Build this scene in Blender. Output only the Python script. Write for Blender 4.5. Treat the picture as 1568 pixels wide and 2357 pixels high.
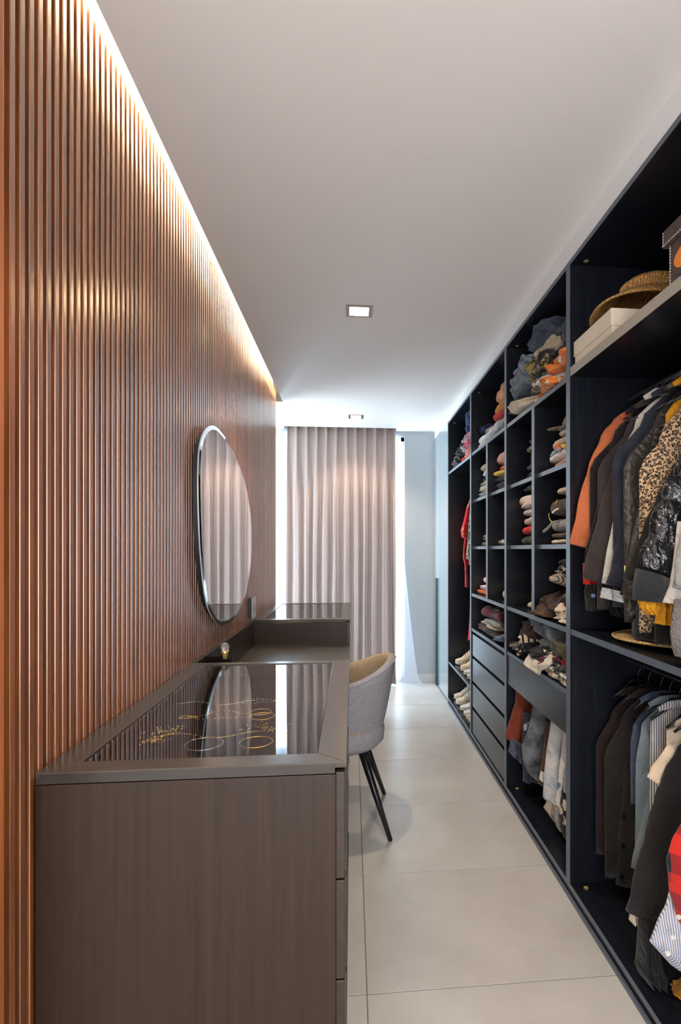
import bpy, bmesh, math, random
from mathutils import Vector, Matrix, noise, Euler

# ---------------------------------------------------------------- clear
for o in list(bpy.data.objects): bpy.data.objects.remove(o, do_unlink=True)
sc = bpy.context.scene
COL = sc.collection
PI = math.pi
R = math.radians

# ---------------------------------------------------------------- camera
F_PX, CAM_H, CX, HY = 1253.0, 1.33, 930.0, 1265.0
YAW = math.atan(.0957)
cd = bpy.data.cameras.new('camera'); cam = bpy.data.objects.new('camera', cd); COL.objects.link(cam)
cam.location = (0, 0, CAM_H); cam.rotation_euler = (R(90), 0, -YAW)
cd.sensor_fit = 'HORIZONTAL'; cd.sensor_width = 36; cd.lens = 36*F_PX/1568
cd.shift_x = (784-CX)/1568; cd.shift_y = (HY-1178.5)/1568
cd.clip_start = .02; cd.clip_end = 100
sc.camera = cam

# ---------------------------------------------------------------- world, daylight, exposure
w = bpy.data.worlds.new('world'); sc.world = w; w.use_nodes = True
bg = w.node_tree.nodes['Background']; bg.inputs[0].default_value = (.86, .92, 1, 1); bg.inputs[1].default_value = 1.4
vs = sc.view_settings; vs.view_transform = 'Standard'; vs.look = 'None'; vs.gamma = 1; vs.exposure = 2.35
vs.use_curve_mapping = False

def area_light(name, loc, rot, sx, sy, power, color):
    l = bpy.data.lights.new(name, 'AREA'); l.shape = 'RECTANGLE'; l.size = sx; l.size_y = sy
    l.energy = power; l.color = color
    o = bpy.data.objects.new(name, l); COL.objects.link(o); o.location = loc; o.rotation_euler = rot
    return o
# daylight behind the curtained window, and through the wide window of the bedroom behind the camera
area_light('window_daylight', (-.24, 5.64, 1.25), (R(-90), 0, 0), 1.5, 2.4, 24, (.56, .82, 1))
area_light('bedroom_window_daylight', (.1, -2.72, 1.4), (R(90), 0, 0), 2.1, 2.1, 8, (1, .84, .72))
area_light('side_window_daylight', (-1.24, 4.97, 1.22), (R(90), 0, R(-90)), .78, 2.3, 6.5, (.54, .80, 1))

# ---------------------------------------------------------------- pixel helpers (photo pixel -> point on a known plane)
_s, _c = math.sin(YAW), math.cos(YAW)
def ray(x, y):
    a = (x-CX)/F_PX; b = (HY-y)/F_PX
    return (_s+a*_c, _c-a*_s, b)
def onX(x, y, X): d = ray(x, y); k = X/d[0]; return Vector((X, d[1]*k, CAM_H+d[2]*k))
def onY(x, y, Y): d = ray(x, y); k = Y/d[1]; return Vector((d[0]*k, Y, CAM_H+d[2]*k))
def onZ(x, y, Z): d = ray(x, y); k = (Z-CAM_H)/d[2]; return Vector((d[0]*k, d[1]*k, Z))

# ---------------------------------------------------------------- materials
def new_mat(name):
    m = bpy.data.materials.new(name); m.use_nodes = True
    nt = m.node_tree; b = nt.nodes['Principled BSDF']
    return m, nt, b
def N(nt, t, **kw):
    n = nt.nodes.new(t)
    for k, v in kw.items(): setattr(n, k, v)
    return n
def ramp(nt, stops, interp='LINEAR'):
    r = N(nt, 'ShaderNodeValToRGB'); cr = r.color_ramp; cr.interpolation = interp
    while len(cr.elements) > 1: cr.elements.remove(cr.elements[0])
    cr.elements[0].position = stops[0][0]; cr.elements[0].color = (*stops[0][1], 1)
    for p, c in stops[1:]:
        e = cr.elements.new(p); e.color = (*c, 1)
    return r
def coords(nt, scale=(1, 1, 1), rot=(0, 0, 0), kind='Object'):
    tc = N(nt, 'ShaderNodeTexCoord'); mp = N(nt, 'ShaderNodeMapping')
    mp.inputs['Scale'].default_value = scale; mp.inputs['Rotation'].default_value = rot
    nt.links.new(tc.outputs[kind], mp.inputs[0])
    return mp.outputs[0]
def bump(nt, b, src, strength=.3, dist=.002):
    bp = N(nt, 'ShaderNodeBump'); bp.inputs['Strength'].default_value = strength; bp.inputs['Distance'].default_value = dist
    nt.links.new(src, bp.inputs['Height']); nt.links.new(bp.outputs[0], b.inputs['Normal'])
def plain(name, col, rough=.5, metal=0, spec=.5, coat=0, coat_rough=.05):
    m, nt, b = new_mat(name)
    b.inputs['Base Color'].default_value = (*col, 1); b.inputs['Roughness'].default_value = rough
    b.inputs['Metallic'].default_value = metal; b.inputs['Specular IOR Level'].default_value = spec
    b.inputs['Coat Weight'].default_value = coat; b.inputs['Coat Roughness'].default_value = coat_rough
    return m
def emit(name, col, strength):
    m, nt, b = new_mat(name)
    b.inputs['Base Color'].default_value = (*col, 1)
    b.inputs['Emission Color'].default_value = (*col, 1); b.inputs['Emission Strength'].default_value = strength
    return m
def wood(name, dark, light, scale, rough, coat=0, rand=0., spec=.5, coat_rough=.1, bstr=.15):
    m, nt, b = new_mat(name)
    v = coords(nt, scale)
    oi = N(nt, 'ShaderNodeObjectInfo'); va = N(nt, 'ShaderNodeVectorMath', operation='ADD')
    cb = N(nt, 'ShaderNodeMath', operation='MULTIPLY'); cb.inputs[1].default_value = 37
    nt.links.new(oi.outputs['Random'], cb.inputs[0])
    nt.links.new(v, va.inputs[0]); nt.links.new(cb.outputs[0], va.inputs[1])
    n1 = N(nt, 'ShaderNodeTexNoise'); n1.inputs['Scale'].default_value = 1; n1.inputs['Detail'].default_value = 5
    n1.inputs['Roughness'].default_value = .65; n1.inputs['Distortion'].default_value = .4
    nt.links.new(va.outputs[0], n1.inputs['Vector'])
    r = ramp(nt, [(.3, dark), (.7, light)]); nt.links.new(n1.outputs['Fac'], r.inputs[0])
    out = r.outputs[0]
    if rand:
        hs = N(nt, 'ShaderNodeHueSaturation'); mr = N(nt, 'ShaderNodeMapRange')
        mr.inputs['To Min'].default_value = 1-rand; mr.inputs['To Max'].default_value = 1+rand
        nt.links.new(oi.outputs['Random'], mr.inputs[0]); nt.links.new(mr.outputs[0], hs.inputs['Value'])
        nt.links.new(out, hs.inputs['Color']); out = hs.outputs[0]
    nt.links.new(out, b.inputs['Base Color'])
    b.inputs['Roughness'].default_value = rough; b.inputs['Specular IOR Level'].default_value = spec
    b.inputs['Coat Weight'].default_value = coat; b.inputs['Coat Roughness'].default_value = coat_rough
    bump(nt, b, n1.outputs['Fac'], bstr, .001)
    return m
_cache = {}
def cloth(col, kind='plain', col2=None, scale=1., rough=.92, spec=.2):
    key = (tuple(col), kind, tuple(col2) if col2 else None, scale, rough)
    if key in _cache: return _cache[key]
    m, nt, b = new_mat('cloth_%s_%d' % (kind, len(_cache)))
    b.inputs['Roughness'].default_value = rough; b.inputs['Specular IOR Level'].default_value = spec
    b.inputs['Sheen Weight'].default_value = .15 if rough > .6 else 0
    v = coords(nt)
    c1 = tuple(col); c2 = tuple(col2) if col2 else tuple(min(1, x*1.25+.004) for x in col)
    nz = N(nt, 'ShaderNodeTexNoise'); nz.inputs['Scale'].default_value = 9*scale; nz.inputs['Detail'].default_value = 4
    nt.links.new(v, nz.inputs['Vector'])
    weave = N(nt, 'ShaderNodeTexNoise'); weave.inputs['Scale'].default_value = 420*scale; nt.links.new(v, weave.inputs['Vector'])
    h = weave.outputs['Fac']; bs = .25; bd = .0012
    if kind in ('plain', 'knit', 'puff', 'leather'):
        r = ramp(nt, [(.3, tuple(x*.8 for x in c1)), (.7, c2)]); nt.links.new(nz.outputs['Fac'], r.inputs[0]); out = r.outputs[0]
        if kind == 'knit':
            wv = N(nt, 'ShaderNodeTexVoronoi'); wv.inputs['Scale'].default_value = 130*scale; nt.links.new(v, wv.inputs['Vector'])
            h = wv.outputs['Distance']; bs = .9; bd = .006
        if kind in ('puff', 'leather'):
            wv = N(nt, 'ShaderNodeTexNoise'); wv.inputs['Scale'].default_value = 28*scale if kind == 'puff' else 90
            wv.inputs['Detail'].default_value = 3; nt.links.new(v, wv.inputs['Vector'])
            h = wv.outputs['Fac']; bs = .7 if kind == 'puff' else .25; bd = .02 if kind == 'puff' else .004
    elif kind == 'denim':
        r = ramp(nt, [(.32, c1), (.68, c2)]); nz.inputs['Detail'].default_value = 7; nt.links.new(nz.outputs['Fac'], r.inputs[0]); out = r.outputs[0]
    elif kind in ('leopard', 'print', 'floral', 'speckle'):
        vo = N(nt, 'ShaderNodeTexVoronoi'); sc_ = {'leopard': 55, 'print': 30, 'floral': 22, 'speckle': 120}[kind]*scale
        vo.inputs['Scale'].default_value = sc_; vo.inputs['Randomness'].default_value = 1
        ad = N(nt, 'ShaderNodeMixRGB', blend_type='LINEAR_LIGHT'); ad.inputs[0].default_value = .005 if kind == 'leopard' else .025
        nt.links.new(v, ad.inputs[1]); nt.links.new(nz.outputs['Color'], ad.inputs[2]); nz.inputs['Scale'].default_value = 60
        nt.links.new(ad.outputs[0], vo.inputs['Vector'])
        if kind == 'leopard':
            r = ramp(nt, [(0, tuple((a+b_)*.4 for a, b_ in zip(c1, c2))), (.28, tuple((a+b_)*.4 for a, b_ in zip(c1, c2))), (.32, c2), (.52, c2), (.56, c1)])
        else:
            r = ramp(nt, [(0, c2), (.30, c2), (.42, c1)])
        nt.links.new(vo.outputs['Distance'], r.inputs[0]); out = r.outputs[0]
        if kind == 'floral':
            hs = N(nt, 'ShaderNodeMixRGB'); nt.links.new(out, hs.inputs[1]); hs.inputs[2].default_value = (.12, .16, .06, 1)
            r2 = ramp(nt, [(.62, (0, 0, 0)), (.66, (1, 1, 1))]); nt.links.new(nz.outputs['Fac'], r2.inputs[0]); nt.links.new(r2.outputs[0], hs.inputs[0]); out = hs.outputs[0]
    elif kind in ('stripe', 'hstripe'):
        sx = N(nt, 'ShaderNodeSeparateXYZ'); nt.links.new(v, sx.inputs[0])
        mu = N(nt, 'ShaderNodeMath', operation='MULTIPLY'); mu.inputs[1].default_value = 150*scale
        nt.links.new(sx.outputs['X' if kind == 'stripe' else 'Z'], mu.inputs[0])
        fr = N(nt, 'ShaderNodeMath', operation='FRACT'); nt.links.new(mu.outputs[0], fr.inputs[0])
        r = ramp(nt, [(0, c1), (.58, c1), (.64, c2), (.94, c2), (1, c1)]); nt.links.new(fr.outputs[0], r.inputs[0]); out = r.outputs[0]
    elif kind == 'plaid':
        sx = N(nt, 'ShaderNodeSeparateXYZ'); nt.links.new(v, sx.inputs[0]); fs = []
        for ax in ('X', 'Z'):
            mu = N(nt, 'ShaderNodeMath', operation='MULTIPLY'); mu.inputs[1].default_value = 9*scale; nt.links.new(sx.outputs[ax], mu.inputs[0])
            fr = N(nt, 'ShaderNodeMath', operation='FRACT'); nt.links.new(mu.outputs[0], fr.inputs[0])
            gt = N(nt, 'ShaderNodeMath', operation='GREATER_THAN'); gt.inputs[1].default_value = .5; nt.links.new(fr.outputs[0], gt.inputs[0]); fs.append(gt)
        ad = N(nt, 'ShaderNodeMath', operation='ADD'); nt.links.new(fs[0].outputs[0], ad.inputs[0]); nt.links.new(fs[1].outputs[0], ad.inputs[1])
        hf = N(nt, 'ShaderNodeMath', operation='MULTIPLY'); hf.inputs[1].default_value = .5; nt.links.new(ad.outputs[0], hf.inputs[0])
        r = ramp(nt, [(0, c1), (.3, tuple((a+b_)*.5 for a, b_ in zip(c1, c2))), (.7, c2)], 'CONSTANT'); nt.links.new(hf.outputs[0], r.inputs[0]); out = r.outputs[0]
    nt.links.new(out, b.inputs['Base Color']); bump(nt, b, h, bs, bd)
    wr_ = N(nt, 'ShaderNodeTexNoise'); wr_.inputs['Scale'].default_value = 17; wr_.inputs['Detail'].default_value = 3; wr_.inputs['Distortion'].default_value = 1.6
    nt.links.new(v, wr_.inputs['Vector'])
    b0 = b.inputs['Normal'].links[0].from_node; b1 = N(nt, 'ShaderNodeBump'); b1.inputs['Strength'].default_value = .55; b1.inputs['Distance'].default_value = .022
    nt.links.new(wr_.outputs['Fac'], b1.inputs['Height']); nt.links.new(b1.outputs[0], b0.inputs['Normal'])
    _cache[key] = m
    return m
def glassmix(name, ior=1.5, tint=(1, 1, 1), rough=0.0):
    m = bpy.data.materials.new(name); m.use_nodes = True; nt = m.node_tree; nt.nodes.clear()
    o = N(nt, 'ShaderNodeOutputMaterial'); mx = N(nt, 'ShaderNodeMixShader'); fr = N(nt, 'ShaderNodeFresnel'); fr.inputs[0].default_value = ior
    t = N(nt, 'ShaderNodeBsdfTransparent'); t.inputs[0].default_value = (*tint, 1)
    g = N(nt, 'ShaderNodeBsdfGlossy'); g.inputs['Roughness'].default_value = rough
    ge = N(nt, 'ShaderNodeNewGeometry'); iv = N(nt, 'ShaderNodeMath', operation='SUBTRACT'); iv.inputs[0].default_value = 1; nt.links.new(ge.outputs['Backfacing'], iv.inputs[1])
    mu = N(nt, 'ShaderNodeMath', operation='MULTIPLY'); nt.links.new(fr.outputs[0], mu.inputs[0]); nt.links.new(iv.outputs[0], mu.inputs[1])   # one reflection, at the outer face
    nt.links.new(mu.outputs[0], mx.inputs[0]); nt.links.new(t.outputs[0], mx.inputs[1]); nt.links.new(g.outputs[0], mx.inputs[2]); nt.links.new(mx.outputs[0], o.inputs[0])
    return m
def curtain_mat(name, col, trans, transp):
    m = bpy.data.materials.new(name); m.use_nodes = True; nt = m.node_tree; nt.nodes.clear()
    o = N(nt, 'ShaderNodeOutputMaterial'); mx = N(nt, 'ShaderNodeMixShader'); mx.inputs[0].default_value = trans
    d = N(nt, 'ShaderNodeBsdfDiffuse'); t = N(nt, 'ShaderNodeBsdfTranslucent')
    v = coords(nt, (260, 260, 260)); nz = N(nt, 'ShaderNodeTexNoise'); nt.links.new(v, nz.inputs['Vector'])
    r = ramp(nt, [(.3, tuple(x*.93 for x in col)), (.7, col)]); nt.links.new(nz.outputs['Fac'], r.inputs[0])
    nt.links.new(r.outputs[0], d.inputs[0]); nt.links.new(r.outputs[0], t.inputs[0])
    nt.links.new(d.outputs[0], mx.inputs[1]); nt.links.new(t.outputs[0], mx.inputs[2]); last = mx
    if transp:
        tr = N(nt, 'ShaderNodeBsdfTransparent'); m2 = N(nt, 'ShaderNodeMixShader'); m2.inputs[0].default_value = transp
        nt.links.new(mx.outputs[0], m2.inputs[1]); nt.links.new(tr.outputs[0], m2.inputs[2]); last = m2
    nt.links.new(last.outputs[0], o.inputs[0])
    return m
def tile_mat():
    m, nt, b = new_mat('porcelain_tile')
    v = coords(nt, (1, 1, 1)); oi = N(nt, 'ShaderNodeObjectInfo'); va = N(nt, 'ShaderNodeVectorMath', operation='ADD')
    k = N(nt, 'ShaderNodeMath', operation='MULTIPLY'); k.inputs[1].default_value = 50; nt.links.new(oi.outputs['Random'], k.inputs[0])
    nt.links.new(v, va.inputs[0]); nt.links.new(k.outputs[0], va.inputs[1])
    n = N(nt, 'ShaderNodeTexNoise'); n.inputs['Scale'].default_value = 3; n.inputs['Detail'].default_value = 8; n.inputs['Roughness'].default_value = .6
    nt.links.new(va.outputs[0], n.inputs['Vector'])
    r = ramp(nt, [(.3, (.46, .435, .405)), (.7, (.57, .545, .515))]); nt.links.new(n.outputs['Fac'], r.inputs[0]); nt.links.new(r.outputs[0], b.inputs['Base Color'])
    b.inputs['Roughness'].default_value = .3
    bump(nt, b, n.outputs['Fac'], .03, .002)
    return m
def paint(name, col, rough=.7):
    m, nt, b = new_mat(name); v = coords(nt, (60, 60, 60)); n = N(nt, 'ShaderNodeTexNoise'); nt.links.new(v, n.inputs['Vector'])
    b.inputs['Base Color'].default_value = (*col, 1); b.inputs['Roughness'].default_value = rough
    bump(nt, b, n.outputs['Fac'], .04, .001); return m
def woven(name, c1, c2, scale=90):
    m, nt, b = new_mat(name); v = coords(nt, (scale, scale, scale))
    ch = N(nt, 'ShaderNodeTexWave'); ch.inputs['Scale'].default_value = .5; ch.inputs['Distortion'].default_value = 6; ch.inputs['Detail Scale'].default_value = 2
    nt.links.new(v, ch.inputs['Vector']); r = ramp(nt, [(.1, c2), (.7, c1)]); nt.links.new(ch.outputs['Fac'], r.inputs[0])
    nt.links.new(r.outputs[0], b.inputs['Base Color']); b.inputs['Roughness'].default_value = .7; bump(nt, b, ch.outputs['Fac'], .8, .004); return m

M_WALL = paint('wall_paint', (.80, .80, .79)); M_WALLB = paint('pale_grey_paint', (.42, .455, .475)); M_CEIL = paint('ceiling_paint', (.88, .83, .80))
M_TILE = tile_mat(); M_GROUT = plain('grout', (.24, .22, .20), .9)
M_BASE = paint('baseboard_tile', (.55, .56, .55), .4)
M_SLAT = wood('slat_wood', (.115, .031, .0075), (.31, .098, .024), (30, 30, 2.2), .34, 1.0, .25, coat_rough=.25)
M_SLAT.node_tree.nodes['Principled BSDF'].inputs['Coat IOR'].default_value = 2.3
M_SLATBACK = wood('slat_backing', (.045, .013, .0035), (.085, .026, .007), (30, 30, 2.2), .5)
M_POST = wood('post_wood', (.30, .085, .024), (.46, .15, .05), (40, 40, 2.0), .42, .15, coat_rough=.3)
DK, LT = (.0185, .0092, .0055), (.034, .0185, .0120)
M_LAM_V = wood('dark_laminate_vertical', DK, LT, (90, 90, 1.6), .42, 0, 0, .32)
M_LAM_H = wood('dark_laminate_grain_x', DK, LT, (2.0, 90, 90), .40, 0, 0, .5)
M_LAM_Y = wood('dark_laminate_grain_y', DK, LT, (90, 2.0, 90), .40, 0, 0, .5)
M_FRAME_X = wood('top_frame_laminate_x', (.040, .030, .022), (.070, .053, .040), (90, 2.0, 90), .27, 0, 0, .5)
M_FRAME_Y = wood('top_frame_laminate_y', (.040, .030, .022), (.070, .053, .040), (2.0, 90, 90), .27, 0, 0, .5)
W1, W2 = (.0050, .0064, .0100), (.0115, .0145, .0215)
M_WARD = wood('wardrobe_laminate', W1, W2, (95, 95, 1.4), .26, 0, 0, .5)
M_WARD_Y = wood('wardrobe_laminate_y', W1, W2, (95, 1.4, 95), .26, 0, 0, .5)
M_EDGE = plain('edge_band', (.085, .10, .135), .34)
M_GLOSSEDGE = plain('chamfer_laminate', (.03, .026, .024), .22)
M_VELVET = plain('black_velvet', (.008, .006, .006), .95, spec=.1)
M_GLASSTOP = glassmix('chest_glass', 3.4, (1, 1, 1))
M_WINGLASS = glassmix('window_glass', 1.45, (.96, .99, 1))
M_MIRROR = plain('mirror_silver', (.86, .86, .86), .01, 1)
M_BEVEL = plain('mirror_bevel', (.80, .84, .86), .06, 1)
M_MIRBACK = plain('mirror_backing', (.02, .02, .02), .5)
M_GOLD = plain('gold', (1, .70, .25), .38, .75); M_JGOLD = plain('jewel_gold', (.80, .52, .14), .28, 1); M_JSILVER = plain('jewel_silver', (.55, .54, .52), .28, 1); M_CHROME = plain('chrome', (.7, .7, .72), .15, 1)
M_PEWTER = plain('pewter', (.30, .26, .22), .35, 1)
M_CRYSTAL = plain('crystal', (.9, .92, .95), .02); M_CRYSTAL.node_tree.nodes['Principled BSDF'].inputs['Transmission Weight'].default_value = .9
M_BLACKMET = plain('black_metal', (.008, .009, .012), .28)
M_SWITCH = plain('grey_plastic', (.42, .43, .44), .35); M_DARKPL = plain('dark_plastic', (.02, .02, .022), .4)
M_LACQ = plain('gloss_lacquer', (.34, .39, .42), .25, coat=1, coat_rough=.015)
M_LACQ.node_tree.nodes['Principled BSDF'].inputs['Coat IOR'].default_value = 2.2
M_WHITE = plain('cream_card', (.74, .63, .49), .6)
M_BUTTONW = plain('white_button', (.8, .8, .78), .3); M_BUTTONK = plain('black_button', (.01, .01, .01), .25)
M_STRAW = woven('straw', (.62, .34, .10), (.26, .12, .03)); M_STRAWL = woven('pale_straw', (.66, .45, .17), (.35, .20, .06), 120)
M_RUBBER = plain('cream_rubber', (.62, .55, .43), .55)
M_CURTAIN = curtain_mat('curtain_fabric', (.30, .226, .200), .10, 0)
M_SHEER = curtain_mat('sheer_fabric', (.60, .59, .63), .50, .28)

# ---------------------------------------------------------------- mesh helpers
BAYS = [(.918, 2.0), (2.036, 2.855), (2.891, 3.719), (3.755, 4.622)]
CUBS = [(2.036, 2.412), (2.448, 2.855), (2.891, 3.268), (3.306, 3.719)]
LEVELS = {1: [.06, .6, .787, 1.028, 1.352, 1.677, 2.0, 2.412], 2: [.787, 1.028, 1.352, 1.677, 2.0, 2.412], 3: [.06, .372, 1.995, 2.412], 0: [.06, 1.028, 2.022, 2.412]}
def clamp_bay(pts, loc, gap=.003):
    """keep soft things inside the wardrobe bay they lie in (pts are offsets from loc)"""
    L = Vector(loc); w_ = [Vector(p)+L for p in pts]
    n = len(w_); cy = sum(p.y for p in w_)/n; lo = min(p.z for p in w_); cz = sum(p.z for p in w_)/n
    for bi, (a, b) in enumerate(BAYS):
        if a-.03 < cy < b+.03: break
    else: return pts
    if bi in (1, 2) and 1.03 < cz < 1.97:
        for c in CUBS:
            if c[0]-.02 < cy < c[1]+.02: a, b = c
    lev = LEVELS[bi]; zb = max([z for z in lev if z <= cz] or [lev[0]]); zt = min([z for z in lev if z > cz] or [2.41])-.022
    return [Vector((min(p.x, 1.405), min(max(p.y, a+gap), b-gap), min(max(p.z, zb+.0006), zt-.001)))-L for p in w_]
class MB:
    def __init__(s): s.v = []; s.f = []
    def add(s, vs, fs):
        o = len(s.v); s.v += [tuple(p) for p in vs]; s.f += [tuple(i+o for i in q) for q in fs]; return s
    def box(s, a, b):
        x0, y0, z0 = a; x1, y1, z1 = b
        return s.add([(x0, y0, z0), (x1, y0, z0), (x1, y1, z0), (x0, y1, z0), (x0, y0, z1), (x1, y0, z1), (x1, y1, z1), (x0, y1, z1)],
                     [(0, 3, 2, 1), (4, 5, 6, 7), (0, 1, 5, 4), (1, 2, 6, 5), (2, 3, 7, 6), (3, 0, 4, 7)])
    def loft(s, rings, cap=True, closed=True):
        n = len(rings[0]); vs = [p for r in rings for p in r]; fs = []
        for i in range(len(rings)-1):
            for j in range(n if closed else n-1):
                k = (j+1) % n
                fs.append((i*n+j, i*n+k, (i+1)*n+k, (i+1)*n+j))
        if cap: fs += [tuple(range(n))[::-1], tuple((len(rings)-1)*n+j for j in range(n))]
        return s.add(vs, fs)
    def lathe(s, prof, c=(0, 0, 0), n=24):
        rings = [[(c[0]+r*math.cos(2*PI*j/n), c[1]+r*math.sin(2*PI*j/n), c[2]+z) for j in range(n)] for r, z in prof]
        return s.loft(rings)
    def tube(s, pts, r, n=8, flat=None, cap=True):
        pts = [Vector(p) for p in pts]; rings = []; up = None
        rr = r if isinstance(r, (list, tuple)) else [r]*len(pts)
        for i, p in enumerate(pts):
            t = (pts[min(i+1, len(pts)-1)]-pts[max(i-1, 0)]).normalized()
            if up is None:
                up = Vector((0, 1, 0)) if abs(t.y) < .9 else Vector((1, 0, 0))
            a = t.cross(up).normalized(); b = a.cross(t).normalized(); up = b
            k = flat if flat else 1
            rings.append([p+a*rr[i]*math.cos(2*PI*j/n)+b*rr[i]*k*math.sin(2*PI*j/n) for j in range(n)])
        return s.loft(rings, cap)
    def build(s, name, mat, parent=None, loc=(0, 0, 0), rot=(0, 0, 0), smooth=False, bevel=0, sub=0):
        me = bpy.data.meshes.new(name); me.from_pydata(s.v, [], s.f); me.update()
        bm = bmesh.new(); bm.from_mesh(me); bmesh.ops.recalc_face_normals(bm, faces=bm.faces); bm.to_mesh(me); bm.free()
        if smooth:
            for p in me.polygons: p.use_smooth = True
        me.materials.append(mat)
        o = bpy.data.objects.new(name, me); COL.objects.link(o); o.location = loc; o.rotation_euler = rot
        if parent: o.parent = parent
        if bevel:
            bv = o.modifiers.new('bevel', 'BEVEL'); bv.width = bevel; bv.segments = 2; bv.limit_method = 'ANGLE'
        if sub:
            sb = o.modifiers.new('sub', 'SUBSURF'); sb.levels = sub; sb.render_levels = sub
        return o
def box_obj(name, a, b, mat, parent=None, bevel=0, origin=None):
    """box given in the parent's space (or world), object origin at its low corner centre"""
    c = Vector(((a[0]+b[0])/2, (a[1]+b[1])/2, a[2])) if origin is None else Vector(origin)
    m = MB().box(Vector(a)-c, Vector(b)-c)
    return m.build(name, mat, parent, c, bevel=bevel)
def tag(o, label, cat, group=None):
    o['label'] = label; o['category'] = cat
    if group: o['group'] = group
    return o
def struct(o, label=None):
    o['kind'] = 'structure'
    if label: o['label'] = label
    return o
def thing(name, label, cat, loc=(0, 0, 0), rotz=0, group=None):
    o = bpy.data.objects.new(name, None); COL.objects.link(o); o.location = loc; o.rotation_euler = (0, 0, rotz)
    o.empty_display_size = .05
    return tag(o, label, cat, group)
def rel(o, p): return Vector(p)-Vector(o.location)

# ================================================================ THE ROOM
ZC, XS, XW, YB = 2.51, -.607, .825, 5.42       # ceiling, slat face, wardrobe front, far wall
X0, X1, Y0 = -1.12, 1.46, -2.62
# floor slab and tiles
fl = struct(box_obj('floor', (X0, Y0, -.08), (X1, YB+.1, -.004), M_GROUT), 'floor of large beige porcelain tiles')
TX, TY, TW, TD, G = .045, 1.631, 1.2, .6, .0035
tm = None
for i in (-1, 0, 1):
    for j in range(-7, 7):
        x0 = max(TX+i*TW+G/2, X0); x1 = min(TX+(i+1)*TW-G/2, X1); y0 = max(TY+j*TD+G/2, Y0); y1 = min(TY+(j+1)*TD-G/2, YB)
        if x1-x0 < .05 or y1-y0 < .02: continue
        t = box_obj('tile', (x0, y0, -.006), (x1, y1, 0), M_TILE, None, bevel=.0008)
        t.parent = fl; t.location = Vector(t.location)-Vector(fl.location)
# ceiling with lamp holes, cove gap and curtain pocket
LAMPS = [(.036, .55), (.036, 2.70), (.036, 4.85)]
LS = .055
XCOVE, YCOVE = -.548, 4.553
PX0, PX1, PY0 = -.655, .437, 5.285
def ceiling():
    xs = sorted({X0, XCOVE, PX0, PX1, XW+.01, X1, LAMPS[0][0]-LS, LAMPS[0][0]+LS})
    ys = sorted({Y0, .93, YCOVE, PY0, YB} | {y+d for _, y in LAMPS for d in (-LS, LS)})
    m = MB()
    def hole(x, y):
        if x < XCOVE and x > -.75 and .93 < y < YCOVE: return True
        if PX0 < x < PX1 and y > PY0: return True
        return any(abs(x-a) < LS and abs(y-b) < LS for a, b in LAMPS)
    for i in range(len(xs)-1):
        for j in range(len(ys)-1):
            if xs[i] < -.75 and False: continue
            if not hole((xs[i]+xs[i+1])/2, (ys[j]+ys[j+1])/2):
                m.box((xs[i], ys[j], ZC), (xs[i+1], ys[j+1], ZC+.035))
    m.box((X0, Y0, ZC+.24), (X1, YB+.1, ZC+.28))
    return struct(m.build('ceiling', M_CEIL), 'matt off-white ceiling with a lit cove along the slats')
ceiling()
# walls
struct(box_obj('wall_right', (X1-.012, Y0, 0), (X1+.09, YB, ZC+.24), M_WALL), 'painted wall behind the wardrobes')
wl = MB(); wl.box((X0-.1, Y0, 0), (X0, 4.56, ZC+.24)); wl.box((X0-.1, 5.38, 0), (X0, YB+.1, ZC+.24)); wl.box((X0-.1, 4.56, 0), (X0, 5.38, .06)); wl.box((X0-.1, 4.56, 2.40), (X0, 5.38, ZC+.24))
struct(wl.build('wall_left', M_WALL), 'white side wall with a tall window beyond the slatted partition')
win2 = struct(bpy.data.objects.new('window_2', None)); COL.objects.link(win2); win2['label'] = 'tall side window hidden past the slatted partition'; win2.location = (X0-.07, 4.97, .06)
f2 = MB()
for a, b in (((-.02, -.41, 0), (.02, -.38, 2.34)), ((-.02, .38, 0), (.02, .41, 2.34)), ((-.02, -.38, 0), (.02, .38, .03)), ((-.02, -.38, 2.31), (.02, .38, 2.34))): f2.box(a, b)
f2.build('window_frame', M_WHITE, win2); box_obj('pane', (-.003, -.38, .03), (.003, .38, 2.31), M_WINGLASS, win2)
WX0, WX1, WZ1 = -1.0, .525, 2.46
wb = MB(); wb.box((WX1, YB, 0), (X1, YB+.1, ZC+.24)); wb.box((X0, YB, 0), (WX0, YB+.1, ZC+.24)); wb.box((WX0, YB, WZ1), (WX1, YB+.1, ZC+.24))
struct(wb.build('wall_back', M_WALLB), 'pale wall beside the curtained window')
wr = MB(); wr.box((X0, Y0-.1, 0), (-1.0, Y0, ZC+.24)); wr.box((1.2, Y0-.1, 0), (X1, Y0, ZC+.24)); wr.box((-1.0, Y0-.1, 0), (1.2, Y0, .3)); wr.box((-1.0, Y0-.1, 2.46), (1.2, Y0, ZC+.24))
struct(wr.build('wall_front', M_WALL), 'wall with a wide window behind the camera')
struct(box_obj('baseboard_back', (WX1, YB-.012, 0), (XW+.02, YB, .085), M_BASE, bevel=.002), 'low grey tile skirting by the curtain')
struct(box_obj('trim_1', (XW+.003, .90, 2.432), (XW+.012, YB, ZC), M_WALL), 'white filler strip between wardrobe shirt and ceiling')
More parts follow.
